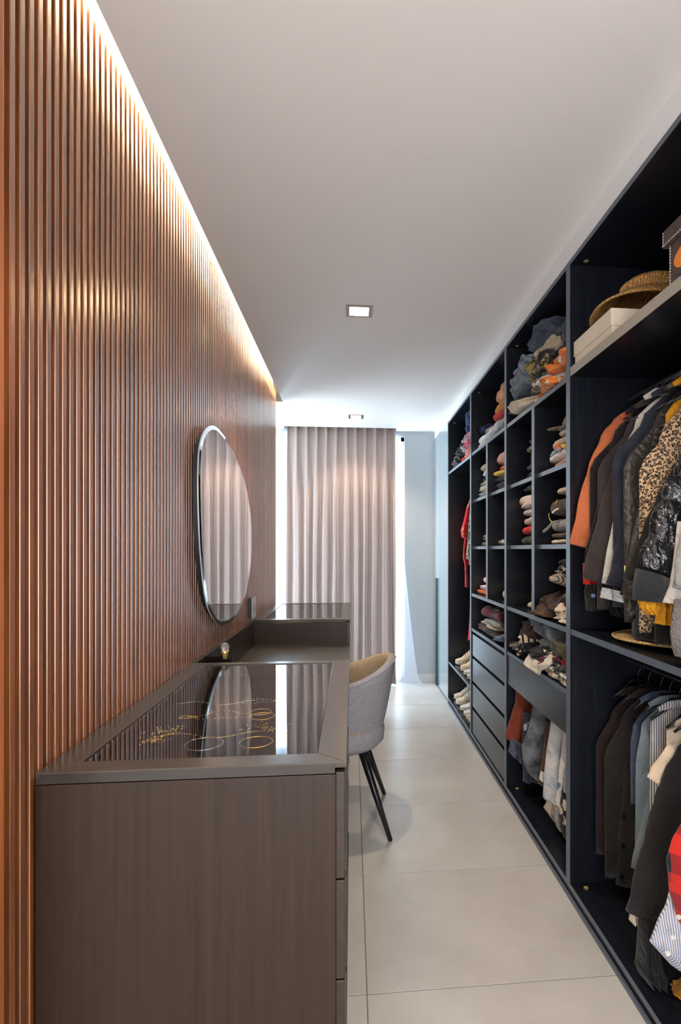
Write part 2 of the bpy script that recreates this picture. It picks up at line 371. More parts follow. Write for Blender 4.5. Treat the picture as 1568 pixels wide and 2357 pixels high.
# window
win = struct(MB().build('window_1', M_WHITE) if False else bpy.data.objects.new('window_1', None)); COL.objects.link(win); win['label'] = 'full height window behind the curtain'
win.location = (-.26, YB+.07, 0)
fm = MB()
for a, b in (((WX0, YB+.05, 0), (WX0+.04, YB+.09, WZ1)), ((WX1-.03, YB+.05, 0), (WX1, YB+.09, WZ1)), ((WX0, YB+.05, 0), (WX1, YB+.09, .04)), ((WX0, YB+.05, WZ1-.04), (WX1, YB+.09, WZ1))):
    fm.box(rel(win, a), rel(win, b))
fm.build('window_frame', plain('white_frame', (.8, .82, .84), .4), win)
box_obj('pane', rel(win, (WX0+.04, YB+.066, .04)), rel(win, (WX1-.03, YB+.072, WZ1-.04)), M_WINGLASS, win)

# ---------------------------------------------------------------- slatted partition
part = struct(box_obj('wall_partition', (-.76, .985, 0), (-.632, 4.452, ZC+.24), M_WALL), 'partition wall clad in vertical wooden slats')
def pchild(name, a, b, mat, bevel=0):
    o = box_obj(name, rel(part, a), rel(part, b), mat, part, bevel); return o
pchild('backing_board', (-.632, .99, 0), (-.624, 4.448, 2.60), M_SLATBACK)
pitch, sw = .0298, .0155
sm = MB().box((0, -sw/2, 0), (.017, sw/2, 2.603)).build('slat', M_SLAT, part, bevel=.0016)
n_sl = int((4.44-1.03)/pitch)
for i in range(n_sl+1):
    o = sm if i == 0 else sm.copy()
    if i: COL.objects.link(o); o.parent = part
    o.location = rel(part, (-.624, 1.034+i*pitch+sw/2, 0))
pm = MB(); yz = [(-.76, .90), (-.606, .90), (-.592, .914), (-.592, .992), (-.600, 1.0005), (-.62, 1.0005), (-.62, 1.012), (-.76, 1.012)]
pm = MB().loft([[rel(part, (x, y, z)) for x, y in yz] for z in (0, ZC)])
pm.build('end_post', M_POST, part, bevel=.0015)

# ---------------------------------------------------------------- ceiling downlights and cove strip
M_BULB = emit('bulb', (1, .80, .52), 60)
M_COVE = emit('led_strip', (1, .86, .62), 19)
for k, (x, y) in enumerate(LAMPS):
    lbl = ['recessed square downlight in the ceiling above the near chest', 'lit square downlight in the ceiling above the grey chair', 'square downlight in the ceiling just before the curtain'][k]
    t = thing('downlight', lbl, 'ceiling light', (x, y, ZC-.004), group='square ceiling downlights')
    fr = MB(); a, b = .0645, .047
    for bx in (((-a, -a), (a, -b)), ((-a, b), (a, a)), ((-a, -b), (-b, b)), ((b, -b), (a, b))):
        fr.box((bx[0][0], bx[0][1], 0), (bx[1][0], bx[1][1], .004))
    fr.build('trim_ring', M_PEWTER, t)
    hs = MB(); c, h = .0465, .05
    hs.loft([[(-c, -c, .002), (c, -c, .002), (c, c, .002), (-c, c, .002)], [(-c*.86, -c*.86, h), (c*.86, -c*.86, h), (c*.86, c*.86, h), (-c*.86, c*.86, h)]], cap=False)
    hs.add([(-c*.86, -c*.86, h), (c*.86, -c*.86, h), (c*.86, c*.86, h), (-c*.86, c*.86, h)], [(0, 1, 2, 3)])
    hs.build('reflector', plain('reflector', (.75, .66, .52), .35, .6), t)
    MB().lathe([(.001, .024), (.026, .024), (.030, .030), (.030, .046), (.001, .046)], n=20).build('bulb', M_BULB, t, smooth=True)
    l = bpy.data.lights.new('downlight_beam', 'SPOT'); l.energy = 9; l.color = (1, .83, .64); l.spot_size = R(118); l.spot_blend = .55; l.shadow_soft_size = .02
    lo = bpy.data.objects.new('downlight_beam', l); COL.objects.link(lo); lo.location = (0, 0, .012); lo.parent = t
cs = thing('cove_light', 'warm led strip hidden in the ceiling cove above the slats', 'led strip', (-.50, 2.75, ZC+.036))
MB().box((-.012, -1.76, 0), (.012, 1.76, .012)).build('led_strip', M_COVE, cs)
MB().box((.012, -1.76, 0), (.018, 1.76, .03)).build('profile', M_CHROME, cs)

# ---------------------------------------------------------------- curtains
def sstep(a, b, x): t = max(0, min(1, (x-a)/(b-a))); return t*t*(3-2*t)
def fold_sheet(name, mat, xa, xb, yc, ztop, zbot, nper, amp, nx, nz, shape, flare=None, parent=None, seed=0, ph=0):
    m = MB(); g = []
    rnd = random.Random(seed); offs = [rnd.uniform(-.5, .5) for _ in range(nper+3)]
    for k in range(nz+1):
        v = k/nz; z = ztop+(zbot-ztop)*v
        for i in range(nx+1):
            u = i/nx; p = u*nper+ph
            drift = .22*math.sin(p*1.3+seed)*v+.12*noise.noise((u*5, v*2, seed))
            q = p+drift; cosv = .5+.5*math.cos(2*PI*q)
            bl = sstep(.02, .30, v); d = (cosv**3.5)*(1-bl)+(1-(1-cosv)**2.6)*bl if shape == 'pinch' else cosv
            a = amp*(.55+.45*min(1, v*4))*(1+.5*offs[int(q) % len(offs)]*v)
            x = xa+(xb-xa)*u+.012*noise.noise((u*7, v*3, seed+5))*v
            y = yc-a*d+.008*noise.noise((u*9, v*4, seed+9))
            if flare: x, y, z2 = flare(u, v, x, y, z)
            else: z2 = z
            g.append((x, y, z2))
    fs = [(k*(nx+1)+i, k*(nx+1)+i+1, (k+1)*(nx+1)+i+1, (k+1)*(nx+1)+i) for k in range(nz) for i in range(nx)]
    m.add(g, fs)
    return m.build(name, mat, parent, smooth=True)
cu = thing('curtain', 'beige pink pinch-pleated curtain hanging from the ceiling pocket', 'curtain', (-.11, 5.34, 0))
def shift_child(o, root): o.location = -Vector(root.location); return o
def fl_main(u, v, x, y, z):
    return x+.006*max(0, u-.75)*4*v*v-.02*v*(1-u), y-.03*v*v*max(0, u-.5), max(z, .004)
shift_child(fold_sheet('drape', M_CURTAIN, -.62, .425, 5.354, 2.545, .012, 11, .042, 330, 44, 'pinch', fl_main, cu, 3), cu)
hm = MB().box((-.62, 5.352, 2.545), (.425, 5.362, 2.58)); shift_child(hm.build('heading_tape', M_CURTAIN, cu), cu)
she = thing('sheer_curtain', 'translucent white sheer curtain trailing on the floor behind the beige one', 'curtain', (-.11, 5.40, 0))
def fl_sheer(u, v, x, y, z):
    e = max(0, (u-.955)/.045); k = v**2.2
    x += .17*e*k; y -= .16*e*k*v
    if v > .965: x += .05*e*(v-.965)/.035; y -= .05*e*(v-.965)/.035
    e0 = max(0, (.08-u)/.08); x -= .07*e0*min(1, v*3)
    return x, y, max(z, .006+.004*math.sin(u*90))
shift_child(fold_sheet('drape', M_SHEER, -.765, .485, 5.405, 2.506,   .004, 18, .012, 320, 44, 'sin', fl_sheer, she, 11), she)
ht = MB().box((-.62, 5.398, 2.485), (.42, 5.404, 2.507)); shift_child(ht.build('heading_tape', M_SHEER, she), she)
MB().box((PX0+.01, 5.35, ZC+.07), (PX1-.01, 5.40, ZC+.10)).build('curtain_track', M_WHITE)
tag(bpy.data.objects['curtain_track'], 'white curtain track hidden in the ceiling pocket', 'curtain track')

# ================================================================ DRESSING TABLE: two glass-topped chests and a desk
def chest(label, y0, y1, near):
    x0, x1, h = -.606, -.010, .90
    t = thing('chest_of_drawers', label, 'chest', ((x0+x1)/2, (y0+y1)/2, 0))
    def B(n, a, b, m, bev=.0012): return box_obj(n, rel(t, a), rel(t, b), m, t, bev)
    B('side_panel', (x0+.004, y0, 0), (x1-.022, y0+.024, h-.021), M_LAM_V)
    B('side_panel', (x0+.004, y1-.022, 0), (x1-.022, y1-.002, h-.012), M_LAM_V)
    B('back_panel', (x0+.004, y0+.024, .02), (x0+.016, y1-.022, h-.046), M_LAM_V)
    m = MB().loft([[rel(t, (x, y0+.001, h-.019)), rel(t, (x, y0+.011, h-.002)), rel(t, (x, y0+.02, h-.002)), rel(t, (x, y0+.02, h-.019))] for x in (x0+.004, x1-.024)]); m.build('chamfer_strip', M_GLOSSEDGE, t)
    # tray under the glass
    B('display_tray', (x0+.02, y0+.03, h-.058), (x1-.03, y1-.03, h-.050), M_VELVET, 0)
    # mitred top frame
    fw, z0, z1 = .062, h-.012, h
    O = [(x0, y0+.010), (x1, y0+.010), (x1, y1), (x0, y1)]; I = [(x0+fw, y0+fw), (x1-fw, y0+fw), (x1-fw, y1-fw*.6), (x0+fw, y1-fw*.6)]
    for k in range(4):
        a, b, c, d = O[k], O[(k+1) % 4], I[(k+1) % 4], I[k]
        m = MB().loft([[rel(t, (p[0], p[1], z)) for p in (a, b, c, d)] for z in (z0, z1)])
        m.build('top_frame', M_FRAME_X if k % 2 else M_FRAME_Y, t, bevel=.001)
    B('glass_top', (x0+fw+.001, y0+fw+.001, h-.008), (x1-fw-.001, y1-fw*.6-.001, h-.003), M_GLASSTOP, 0)
    # drawer fronts towards the aisle
    zs = [.06, .262, .464, .666, h-.016]
    for k in range(4):
        dr = B('drawer', (x1-.022, y0+.003, zs[k]+.002), (x1-.004, y1-.003, zs[k+1]-.002), M_LAM_Y)
        L = (y1-y0)/2-.05
        gm = MB().box((.009, -L, zs[k+1]-zs[k]-.024), (.0115, L, zs[k+1]-zs[k]-.010)); gm.build('finger_groove', M_DARKPL, dr)
    B('plinth', (x0+.02, y0+.03, 0), (x1-.05, y1-.03, .06), M_LAM_Y, 0)
    return t
chest('dark wooden chest with glass display shirt nearest the wooden end post', 1.10, 2.13, True)
chest('dark wooden chest with glass display shirt beside the curtain', 3.385, 4.445, False)
dt = thing('vanity_desk', 'low dark wooden desk shirt spanning between the two glass-topped chests', 'desk', (-.31, 2.757, 0))
def DB(n, a, b, m, bev=.0012): return box_obj(n, rel(dt, a), rel(dt, b), m, dt, bev)
DB('desk_top', (-.590, 2.131, .722), (-.012, 3.384, .75), wood('desk_top_laminate', (.026, .019, .014), (.068, .051, .039), (10, 34, 30), .36), .0015)
DB('upstand', (-.606, 2.131, .722), (-.590, 3.384, .90), M_LAM_Y)
DB('apron', (-.59, 2.131, .64), (-.57, 3.384, .722), M_LAM_Y)

# jewellery lying in the glass-topped tray
ZT = .8515
def jewel(name, label, cat, px, kind, r, mat, seed=0):
    c = onZ(px[0], px[1], ZT); c.x = max(-.54, min(-.09, c.x)); c.y = max(1.19, min(2.06, c.y)); rnd = random.Random(seed); m = MB()
    if kind == 'ring':
        pts = [(r*math.cos(a), r*math.sin(a), .004) for a in [2*PI*i/22 for i in range(23)]]
        m.tube(pts, .0016, 6)
    elif kind == 'chain':
        pts = []; n = 34
        for i in range(n):
            a = 2*PI*i/n; rr = r*(1+.28*math.sin(3*a+seed)); p = (1.5*rr*math.cos(a), .75*rr*math.sin(a), .005)
            m.lathe([(.0003, -.0024), (.0024, 0), (.0003, .0024)], p, 6)
    elif kind == 'cluster':
        for i in range(46):
            p = (rnd.gauss(0, r*.55), rnd.gauss(0, r*.4), .006+abs(rnd.gauss(0, .004))); q = rnd.uniform(.0015, .0032)
            m.lathe([(.0005, -q), (q, 0), (.0005, q)], p, 6)
    elif kind == 'bar':
        pts = [(-r+2*r*i/16, .02*math.sin(i*.5), .005) for i in range(17)]; m.tube(pts, .0010, 6)
        for i in range(17): m.lathe([(.0003, -.0022), (.0022, 0), (.0003, .0022)], pts[i], 6)
    o = m.build(name, mat, None, c, smooth=True); tag(o, label, cat, 'jewellery under the chest glass'); return o
jewel('bracelet', 'gold hoop bracelet under the glass near the curtain reflection', 'bracelet', (600, 1642), 'ring', .03, M_JGOLD)
jewel('bracelet', 'second gold bangle lying beside the hoop under the glass', 'bracelet', (604, 1652), 'ring', .034, M_JGOLD)
jewel('bracelet', 'plain silver bangle at the front of the glass tray', 'bracelet', (470, 1716), 'ring', .045, M_JSILVER)
jewel('bracelet', 'thin gold cuff at the front right of the glass tray', 'bracelet', (590, 1712), 'ring', .04, M_JGOLD)
jewel('necklace', 'long gold bead chain stretched across the glass tray', 'necklace', (480, 1697), 'bar', .13, M_JGOLD)
jewel('necklace', 'silver chain necklace coiled at the far right of the tray', 'necklace', (592, 1617), 'chain', .03, M_JSILVER, 2)
jewel('necklace', 'pale bead chain lying along the back of the tray', 'necklace', (500, 1622), 'bar', .12, M_JSILVER)
jewel('brooch', 'clustered gold brooch in the right of the glass tray', 'brooch', (612, 1685), 'cluster', .05, M_JGOLD, 5)
jewel('brooch', 'clustered gold brooch in the left of the glass tray', 'brooch', (382, 1690), 'cluster', .04, M_JGOLD, 6)
jewel('earring', 'small gold cluster earring at the left front of the tray', 'earring', (357, 1712), 'cluster', .025, M_JGOLD, 7)
jewel('earring', 'gold chain earring in the middle left of the tray', 'earring', (430, 1655), 'chain', .014, M_JGOLD, 8)
jewel('necklace', 'fine gold chain in the middle of the glass tray', 'necklace', (515, 1650), 'chain', .045, M_JGOLD, 9)
# crystal stand on the desk
cp = onY(518, 1523, 2.26)
st = thing('ornament', 'gold stem ornament topped by a clear crystal ball on the desk', 'ornament', (cp.x, 2.26, .75))
hgt = onY(518, 1488, 2.26).z-.75
MB().lathe([(.022, 0), (.022, .004), (.013, .014), (.009, hgt*.45), (.008, hgt*.72), (.012, hgt-.028), (.015, hgt-.018), (.003, hgt-.016)], n=20).build('stem', M_GOLD, st, smooth=True)
MB().lathe([(.002, hgt-.018), (.012, hgt-.016), (.0175, hgt-.006), (.0175, hgt+.003), (.011, hgt+.013), (.002, hgt+.0155)], n=10).build('crystal_ball', M_CRYSTAL, st)
tr = onY(492, 1523, 2.24)
jb = MB()
for i in range(14): jb.lathe([(.0005, -.006), (.006, 0), (.0005, .006)], ((i-7)*.008, .006*math.sin(i*2), .146), 6)
jb.box((-.06, -.02, 0), (.06, .02, .14))
tag(jb.build('jewellery_box', M_VELVET, None, (tr.x, 2.26, .75)), 'small black jewellery box with stones on the desk by the chest', 'jewellery box')

# ---------------------------------------------------------------- mirror and switch plate on the slats
MIR = [(255, 128), (300, 142), (330, 165), (400, 255), (470, 380), (540, 530), (600, 700), (645, 900), (672, 1100), (682, 1300), (678, 1450), (660, 1650), (630, 1820), (590, 1960),
       (540, 2080), (470, 2175), (400, 2220), (350, 2222), (300, 2190), (250, 2110), (210, 2010), (180, 1850), (155, 1600), (138, 1400), (128, 1150), (120, 900), (118, 650), (125, 450), (138, 330), (165, 230), (205, 160)]
XM = -.576
pts = [onX(430+a/4.535, 950+b/4.535, XM) for a, b in MIR]
# smooth closed outline
def smooth_loop(p, it=2):
    for _ in range(it):
        q = []
        for i in range(len(p)):
            a, b = p[i], p[(i+1) % len(p)]; q += [a*.75+b*.25, a*.25+b*.75]
        p = q
    return p
pts = smooth_loop(pts, 2); cen = sum(pts, Vector())/len(pts)
mi = thing('wall_mirror', 'frameless pebble-shaped mirror with faceted glass edge on the wooden slats', 'mirror', (-.606, cen.y, min(p.z for p in pts)))
def inset(d, x):
    out = []
    n = len(pts)
    for i in range(n):
        t = pts[(i+1) % n]-pts[i-1]; nv = Vector((0, -t.z, t.y)).normalized()
        if nv.dot(cen-pts[i]) < 0: nv = -nv
        q = pts[i]+nv*d; out.append(rel(mi, (x, q.y, q.z)))
    return out
r0, r1, r2, rb = inset(0, XM), inset(0, XM+.001), inset(.017, XM+.0035), inset(.03, -.605)
MB().add(r2, [tuple(range(len(r2)))]).build('mirror_glass', M_MIRROR, mi)
MB().loft([r1, r2], cap=False).build('bevel', M_BEVEL, mi)
MB().loft([inset(0, XM-.004), r1], cap=False).build('glass_edge', plain('glass_edge', (.62, .70, .72), .12, .3), mi)
MB().loft([rb, inset(.03, XM-.004)]).build('backing', M_MIRBACK, mi)
MB().loft([inset(.0005, XM-.0045), inset(.0005, XM-.0035)]).build('back_sheet', M_MIRBACK, mi)
a = onX(575.5, 1388, XS+.02); b = onX(589, 1418, XS+.02)
sp = thing('wall_socket', 'grey socket plate in a black box on the slats beside the mirror', 'socket', (XS, (a.y+b.y)/2, .925))
hw = .060
box_obj('back_box', (.0005, -hw, .002), (.022, hw, .118), M_DARKPL, sp)
box_obj('plate', (.022, -hw, 0), (.028, hw, .12), M_SWITCH, sp, .002)
box_obj('insert', (.028, -hw*.5, .035), (.031, hw*.5, .082), plain('insert', (.25, .27, .30), .35), sp, .001)

# ---------------------------------------------------------------- chair
ch = thing('tub_chair', 'grey felt tub chair with black tapered legs at the desk', 'chair', (-.02, 2.72, 0))
def felt(name, c):
    m, nt, b = new_mat(name); v = coords(nt, (1, 1, 1)); n = N(nt, 'ShaderNodeTexNoise'); n.inputs['Scale'].default_value = 260; n.inputs['Detail'].default_value = 3
    nt.links.new(v, n.inputs['Vector']); r = ramp(nt, [(.3, tuple(x*.6 for x in c)), (.7, tuple(x*1.3 for x in c))]); nt.links.new(n.outputs['Fac'], r.inputs[0])
    nt.links.new(r.outputs[0], b.inputs['Base Color']); b.inputs['Roughness'].default_value = .95; b.inputs['Specular IOR Level'].default_value = .15; bump(nt, b, n.outputs['Fac'], .4, .002); return m
M_FELT = felt('grey_felt', (.36, .36, .395)); M_FELTIN = felt('beige_felt', (.46, .36, .25))
def sstep(a, b, x): t = max(0, min(1, (x-a)/(b-a))); return t*t*(3-2*t)
def shell(off):
    """rings for each angle from one arm end to the other; off: 0 outer, 1 inner"""
    out = []; n = 49
    for i in range(n):
        ph = R(-118+236*i/(n-1)); a = abs(ph)
        top = .792-.095*sstep(R(5), R(100), a)-.05*sstep(R(85), R(118), a)
        bot = .395+.125*sstep(R(62), R(100), a)+.06*sstep(R(95), R(118), a)
        col = []
        for k in range(13):
            t = k/12; z = bot+(top-bot)*t; hgt_ = (z-.395)/(.40)
            rx = .155+.095*min(1, max(0, hgt_))**.62; ry = .150+.125*min(1, max(0, hgt_))**.62
            th_ = .042 if off else 0
            rx -= th_; ry -= th_
            x = rx*math.cos(ph); y = ry*math.sin(ph)
            if a > PI/2: x = (rx+.06)*math.cos(ph)
            col.append((x-.012, y, z))
        out.append(col)
    return out
so, si = shell(0), shell(1); m = MB(); n, k = len(so), len(so[0])
rings = []
for i in range(n):
    top = Vector(so[i][-1])*.5+Vector(si[i][-1])*.5+Vector((0, 0, .016))
    bot = Vector(so[i][0])*.5+Vector(si[i][0])*.5-Vector((0, 0, .008))
    rings.append([*so[i], tuple(top), *si[i][::-1], tuple(bot)])
rings = [[tuple(Vector(p)*.15+Vector(q)*.85 if False else p) for p in r] for r in rings]
m.loft(rings); sh = m.build('shell', M_FELT, ch, smooth=True)
sh.data.materials.append(M_FELTIN)
nr = len(rings[0])
for pl in sh.data.polygons:
    if len(pl.vertices) == 4:
        js = [v % nr for v in pl.vertices]
        if all(k <= j <= 2*k for j in js): pl.material_index = 1
MB().tube([Vector(so[i][-1])+Vector((-.0, 0, .004)) for i in range(n)], .0035, 6).build('piping', M_FELT, sh, smooth=True)
seat = []
for z, r_ in ((.372, .10), (.376, .19), (.40, .212), (.45, .216), (.475, .208), (.486, .185), (.490, .10), (.490, .01)):
    seat.append([((r_*1.08*math.cos(2*PI*j/40)-.05)-.02*(math.cos(2*PI*j/40) < 0), r_*1.05*math.sin(2*PI*j/40), z) for j in range(40)])
st_ = MB().loft(seat).build('seat', M_FELT, ch, smooth=True)
st_.data.materials.append(M_FELTIN)
for pl in st_.data.polygons:
    if pl.center.z > .478: pl.material_index = 1
for sx, sy in ((1, -1), (1, 1), (-1, -1), (-1, 1)):
    tx, ty = (.065 if sx > 0 else -.16), sy*.135
    bx, by = (.195 if sx > 0 else -.235), sy*.237
    lg = MB(); a, b = Vector((tx, ty, .385)), Vector((bx, by, .0))
    lg.tube([a, a*.5+b*.5, b+Vector((0, 0, .004))], [.020, .0155, .0105], 14); lo = lg.build('leg', M_BLACKMET, ch, smooth=True)
    MB().lathe([(.0095, 0), (.0105, .006), (.004, .007)], tuple(b), 12).build('foot', M_DARKPL, lo)

# ================================================================ WARDROBES
XB = 1.425
def module(label, y0, y1, xfront=XW):
    t = thing('wardrobe', label, 'wardrobe', ((xfront+XB)/2, (y0+y1)/2, 0))
    def B(n, a, b, m=M_WARD, bev=.0008): return box_obj(n, rel(t, a), rel(t, b), m, t, bev)
    def edged(n, a, b, m=M_WARD):
        o = B(n, (a[0]+.001, a[1], a[2]), b, m)
        e = MB().box((a[0]-(a[0]+.001+b[0])/2, -(b[1]-a[1])/2, 0), (a[0]+.001-(a[0]+.001+b[0])/2, (b[1]-a[1])/2, b[2]-a[2])); e.build('edge_band', M_EDGE, o)
        return o
    edged('side_panel', (XW, y0, .06), (XB, y0+.018, 2.43)); edged('side_panel', (XW, y1-.018, .06), (XB, y1, 2.43))
    edged('top_panel', (XW, y0+.018, 2.412), (XB, y1-.018, 2.43), M_WARD_Y)
    edged('bottom_panel', (XW, y0, .042), (XB, y1, .06), M_WARD_Y)
    B('back_panel', (XB-.012, y0+.018, .06), (XB-.002, y1-.018, 2.412))
    B('plinth', (XW+.008, y0, 0), (XW+.026, y1, .042), M_WARD_Y)
    B('floor_seal', (XW-.003, y0, 0), (XW+.006, y1, .015), M_EDGE)
    for z, yy in ((.0602, y1-.05), (2.4105, y1-.05)):
        MB().lathe([(.009, 0), (.009, .0018), (.006, .002), (.006, .001)], n=14).build('cam_cap', M_GOLD, t, rel(t, (XW+.05, yy, z)))
    return t, B, edged
tA, BA, EA = module('open wardrobe bay with two hanging rails and hat shelf', .90, 2.018)
tB, BB, EB = module('open wardrobe bay with cubbyholes and a single wide drawer', 2.018, 2.873)
tC, BC, EC = module('open wardrobe bay with cubbyholes above four stacked drawers', 2.873, 3.737)
tD, BD, ED = module('open wardrobe bay with red robes and shoe shelf beside glossy doors', 3.737, 4.64)
SB = .004
def shelf(E, t, y0, y1, ztop, th=.02, back=SB, mat=M_WARD_Y): return E('shelf', (XW+back, y0, ztop-th), (XB-.012, y1, ztop), mat)
# bay A
sA = shelf(EA, tA, .918, 2.0, 2.022, .034, .002); shelf(EA, tA, .918, 2.0, 1.028, .021)
sA.children[0].data.materials[0] = plain('lit_edge_band', (.34, .30, .25), .4)  # light falling on this shelf edge is put into its band colour
for z in (1.905, .905):
    m = MB().tube([(0, -.538, 0), (0, .538, 0)], .0125, 14, flat=1.6); m.build('hanging_rail', M_CHROME, tA, rel(tA, (1.07, 1.459, z)), smooth=True)
# bay B
for z in (2.0, 1.028, .787): shelf(EB, tB, 2.036, 2.855, z)
EB('divider', (XW+.002, 2.412, 1.028), (XB-.012, 2.448, 1.98))
for z in (1.677, 1.352):
    shelf(EB, tB, 2.448, 2.855, z, .019, .022); shelf(EB, tB, 2.036, 2.412, z, .019, .022)
BB('drawer_box', (XW+.03, 2.038, .612), (XB-.06, 2.853, .76), M_WARD)
dr = BB('drawer', (XW+.006, 2.040, .612), (XW+.03, 2.851, .764), M_WARD, .001)
MB().tube([(0, -.40, 0), (0, .40, 0)], .011, 12).build('hanging_rail', M_CHROME, tB, rel(tB, (1.07, 2.445, .575)), smooth=True)
# bay C
for z in (2.0, 1.028, .787): shelf(EC, tC, 2.891, 3.719, z)
EC('divider', (XW+.002, 3.268, 1.028), (XB-.012, 3.306, 1.98))
for z in (1.677, 1.352):
    shelf(EC, tC, 3.306, 3.719, z, .019, .022); shelf(EC, tC, 2.891, 3.268, z, .019, .022)
zz = [.062, .245, .422, .598, .765]
BC('drawer_case', (XW+.03, 2.893, .062), (XB-.03, 3.717, .76), M_DARKPL, 0)
for k in range(4):
    BC('drawer', (XW+.006, 2.895, zz[k]+.002), (XW+.026, 3.715, zz[k+1]-.018), M_WARD, .001)
# bay D
for z in (1.995, .372): shelf(ED, tD, 3.755, 4.622, z)
MB().tube([(0, -.43, 0), (0, .43, 0)], .011, 12).build('hanging_rail', M_CHROME, tD, rel(tD, (1.07, 4.19, 1.90)), smooth=True)
# glossy wardrobe with two doors and a tall handle
tg = thing('glossy_wardrobe', 'closed wardrobe with pale blue glossy doors beside the curtain wall', 'wardrobe', (1.13, 5.03, 0))
def GB(n, a, b, m, bev=.001): return box_obj(n, rel(tg, a), rel(tg, b), m, tg, bev)
GB('carcass', (XW+.02, 4.642, .042), (XB, YB-.002, 2.437), M_WARD, 0)
GB('plinth', (XW+.006, 4.642, 0), (XW+.03, YB-.002, .042), M_EDGE, 0)
d1 = GB('door', (XW, 4.648, .03), (XW+.018, 5.188, 2.437), M_LACQ); d2 = GB('door', (XW, 5.194, .03), (XW+.018, YB-.004, 2.437), M_LACQ)
hb = MB().box((-.014, -.028, 0), (0, -.004, 1.03)); hb.box((-.022, .004, 0), (0, .02, 1.03)); hb.box((-.016, -.004, 0), (-.004, .004, 1.03))
hb.build('handle', plain('handle_metal', (.035, .075, .085), .3, .5), d1, (-.009, .2725, -.005))
MB().lathe([(.006, 0), (.006, .003), (.002, .004)], n=10).build('cam_cap', M_GOLD, tg, rel(tg, (XW-.004, 4.66, .12)), rot=(0, R(-90), 0))

# ================================================================ CLOTHES
def fbm(p, o=3):
    s = 0; a = 1
    for _ in range(o): s += a*noise.noise(p); p = p*2.1+Vector((3.1, 1.7, 5.3)); a *= .5
    return s
def folded_mesh(dx, dy, h, layers, seed, lump=1.0, ny=18, ns=36):
    """folded cloth: rounded fold towards -x, soft layers, sagging ends along y"""
    sd = Vector((seed*3.7, seed*1.3, seed*.7)); rings = []
    for i in range(ny+1):
        v = i/ny; y = (v-.5)*dy
        e = abs(2*v-1); taper = (1-e**7)**.5 if e < 1 else 0
        ring = []
        for j in range(ns):
            a = 2*PI*j/ns; ca, sa = math.cos(a), math.sin(a)
            ex = .42; x = dx/2*math.copysign(abs(ca)**ex, ca); z = h/2*math.copysign(abs(sa)**.46, sa)
            zr = z/h+.5
            if ca < 0: # fold groove on the visible edge
                g = abs(math.sin(PI*layers*zr))
                x += (1-g)*min(.02, h*.28)*(-ca)**.4
                x -= .014*lump*noise.noise(sd+Vector((zr*layers*.7, v*3, 0)))
            n = fbm(sd+Vector((x*7, y*7, 0)))
            zz_ = min(h, (z+h/2)*(1+.20*lump*(n-.35))*(.62+.38*taper))
            x2 = x*(.93+.07*taper)+.02*lump*noise.noise(sd+Vector((9, y*5, z*8)))
            yy = y+.016*lump*noise.noise(sd+Vector((x*6, 4, z*20)))
            ring.append((x2, yy, max(0, zz_)))
        rings.append(ring)
    zm = max(p[2] for r in rings for p in r); rings = [[(p[0], p[1], p[2]*h/zm) for p in r] for r in rings]
    return MB().loft(rings)
def crumple_mesh(sx, sy, sz, seed, amp=.35, nu=72, nv=38, freq=2.5):
    """crumpled cloth: rounded billows with pinched valleys, stretched along a random direction"""
    sd = Vector((seed*2.3+.1, seed*.9, seed*1.7)); rings = []; rnd = random.Random(seed)
    st = Matrix.Rotation(rnd.uniform(0, PI), 3, 'Z') @ Matrix.Rotation(rnd.uniform(-.6, .6), 3, 'Y')
    for i in range(nv+1):
        th = PI*(.02+.96*i/nv); ring = []
        for j in range(nu):
            ph = 2*PI*j/nu; d = Vector((math.sin(th)*math.cos(ph), math.sin(th)*math.sin(ph), math.cos(th)))
            e = st @ d; q = Vector((e.x*.55, e.y*1.5, e.z*1.5))*freq
            wq = q+sd+Vector((noise.noise(q*.7+sd), noise.noise(q*.7+sd*2), 0))*.7
            bil = abs(noise.noise(wq))*1.7+.55*abs(noise.noise(wq*2.1+Vector((5, 1, 2))))
            k = 1+amp*(.85*(bil-.5)+.6*noise.noise(d*1.3+sd))
            ex = .78
            p = Vector((math.copysign(abs(d.x)**ex, d.x), math.copysign(abs(d.y)**ex, d.y), 0))
            ring.append((p.x*sx/2*k, p.y*sy/2*k, max(0, (d.z*.5+.5)*sz*(.55+.45*k))))
        rings.append(ring)
    return MB().loft(rings)
SEED = [1]
def nxt(): SEED[0] += 1; return SEED[0]
def fold_item(name, label, cat, yn, yf, xf, z, h, mat, layers=2, depth=.36, lump=1., group=None, tilt=0):
    m = folded_mesh(depth, yf-yn, h, layers, nxt(), lump); L = Vector((xf+depth/2, (yn+yf)/2, z))
    if tilt: m.v = [tuple(Euler((tilt, 0, 0)).to_matrix() @ Vector(p)) for p in m.v]
    m.v = [tuple(p) for p in clamp_bay(m.v, L)]
    o = m.build(name, mat, None, L, smooth=True)
    tag(o, label, cat, group); return o
def pile(zs, yn, xf, items):
    """items bottom to top: (left px, top px y, mat, layers, name, label, cat)"""
    z = zs+.0008
    for it in items:
        xl, yt, mat, ly, name, label, cat = it[:7]; xo = it[7] if len(it) > 7 else 0
        p = onX(xl, yt, xf+xo); h = max(.018, p.z-z)
        fold_item(name, label, cat, yn, p.y, xf+xo, z, h, mat, ly, depth=.34)
        z += h+.0004
    return z
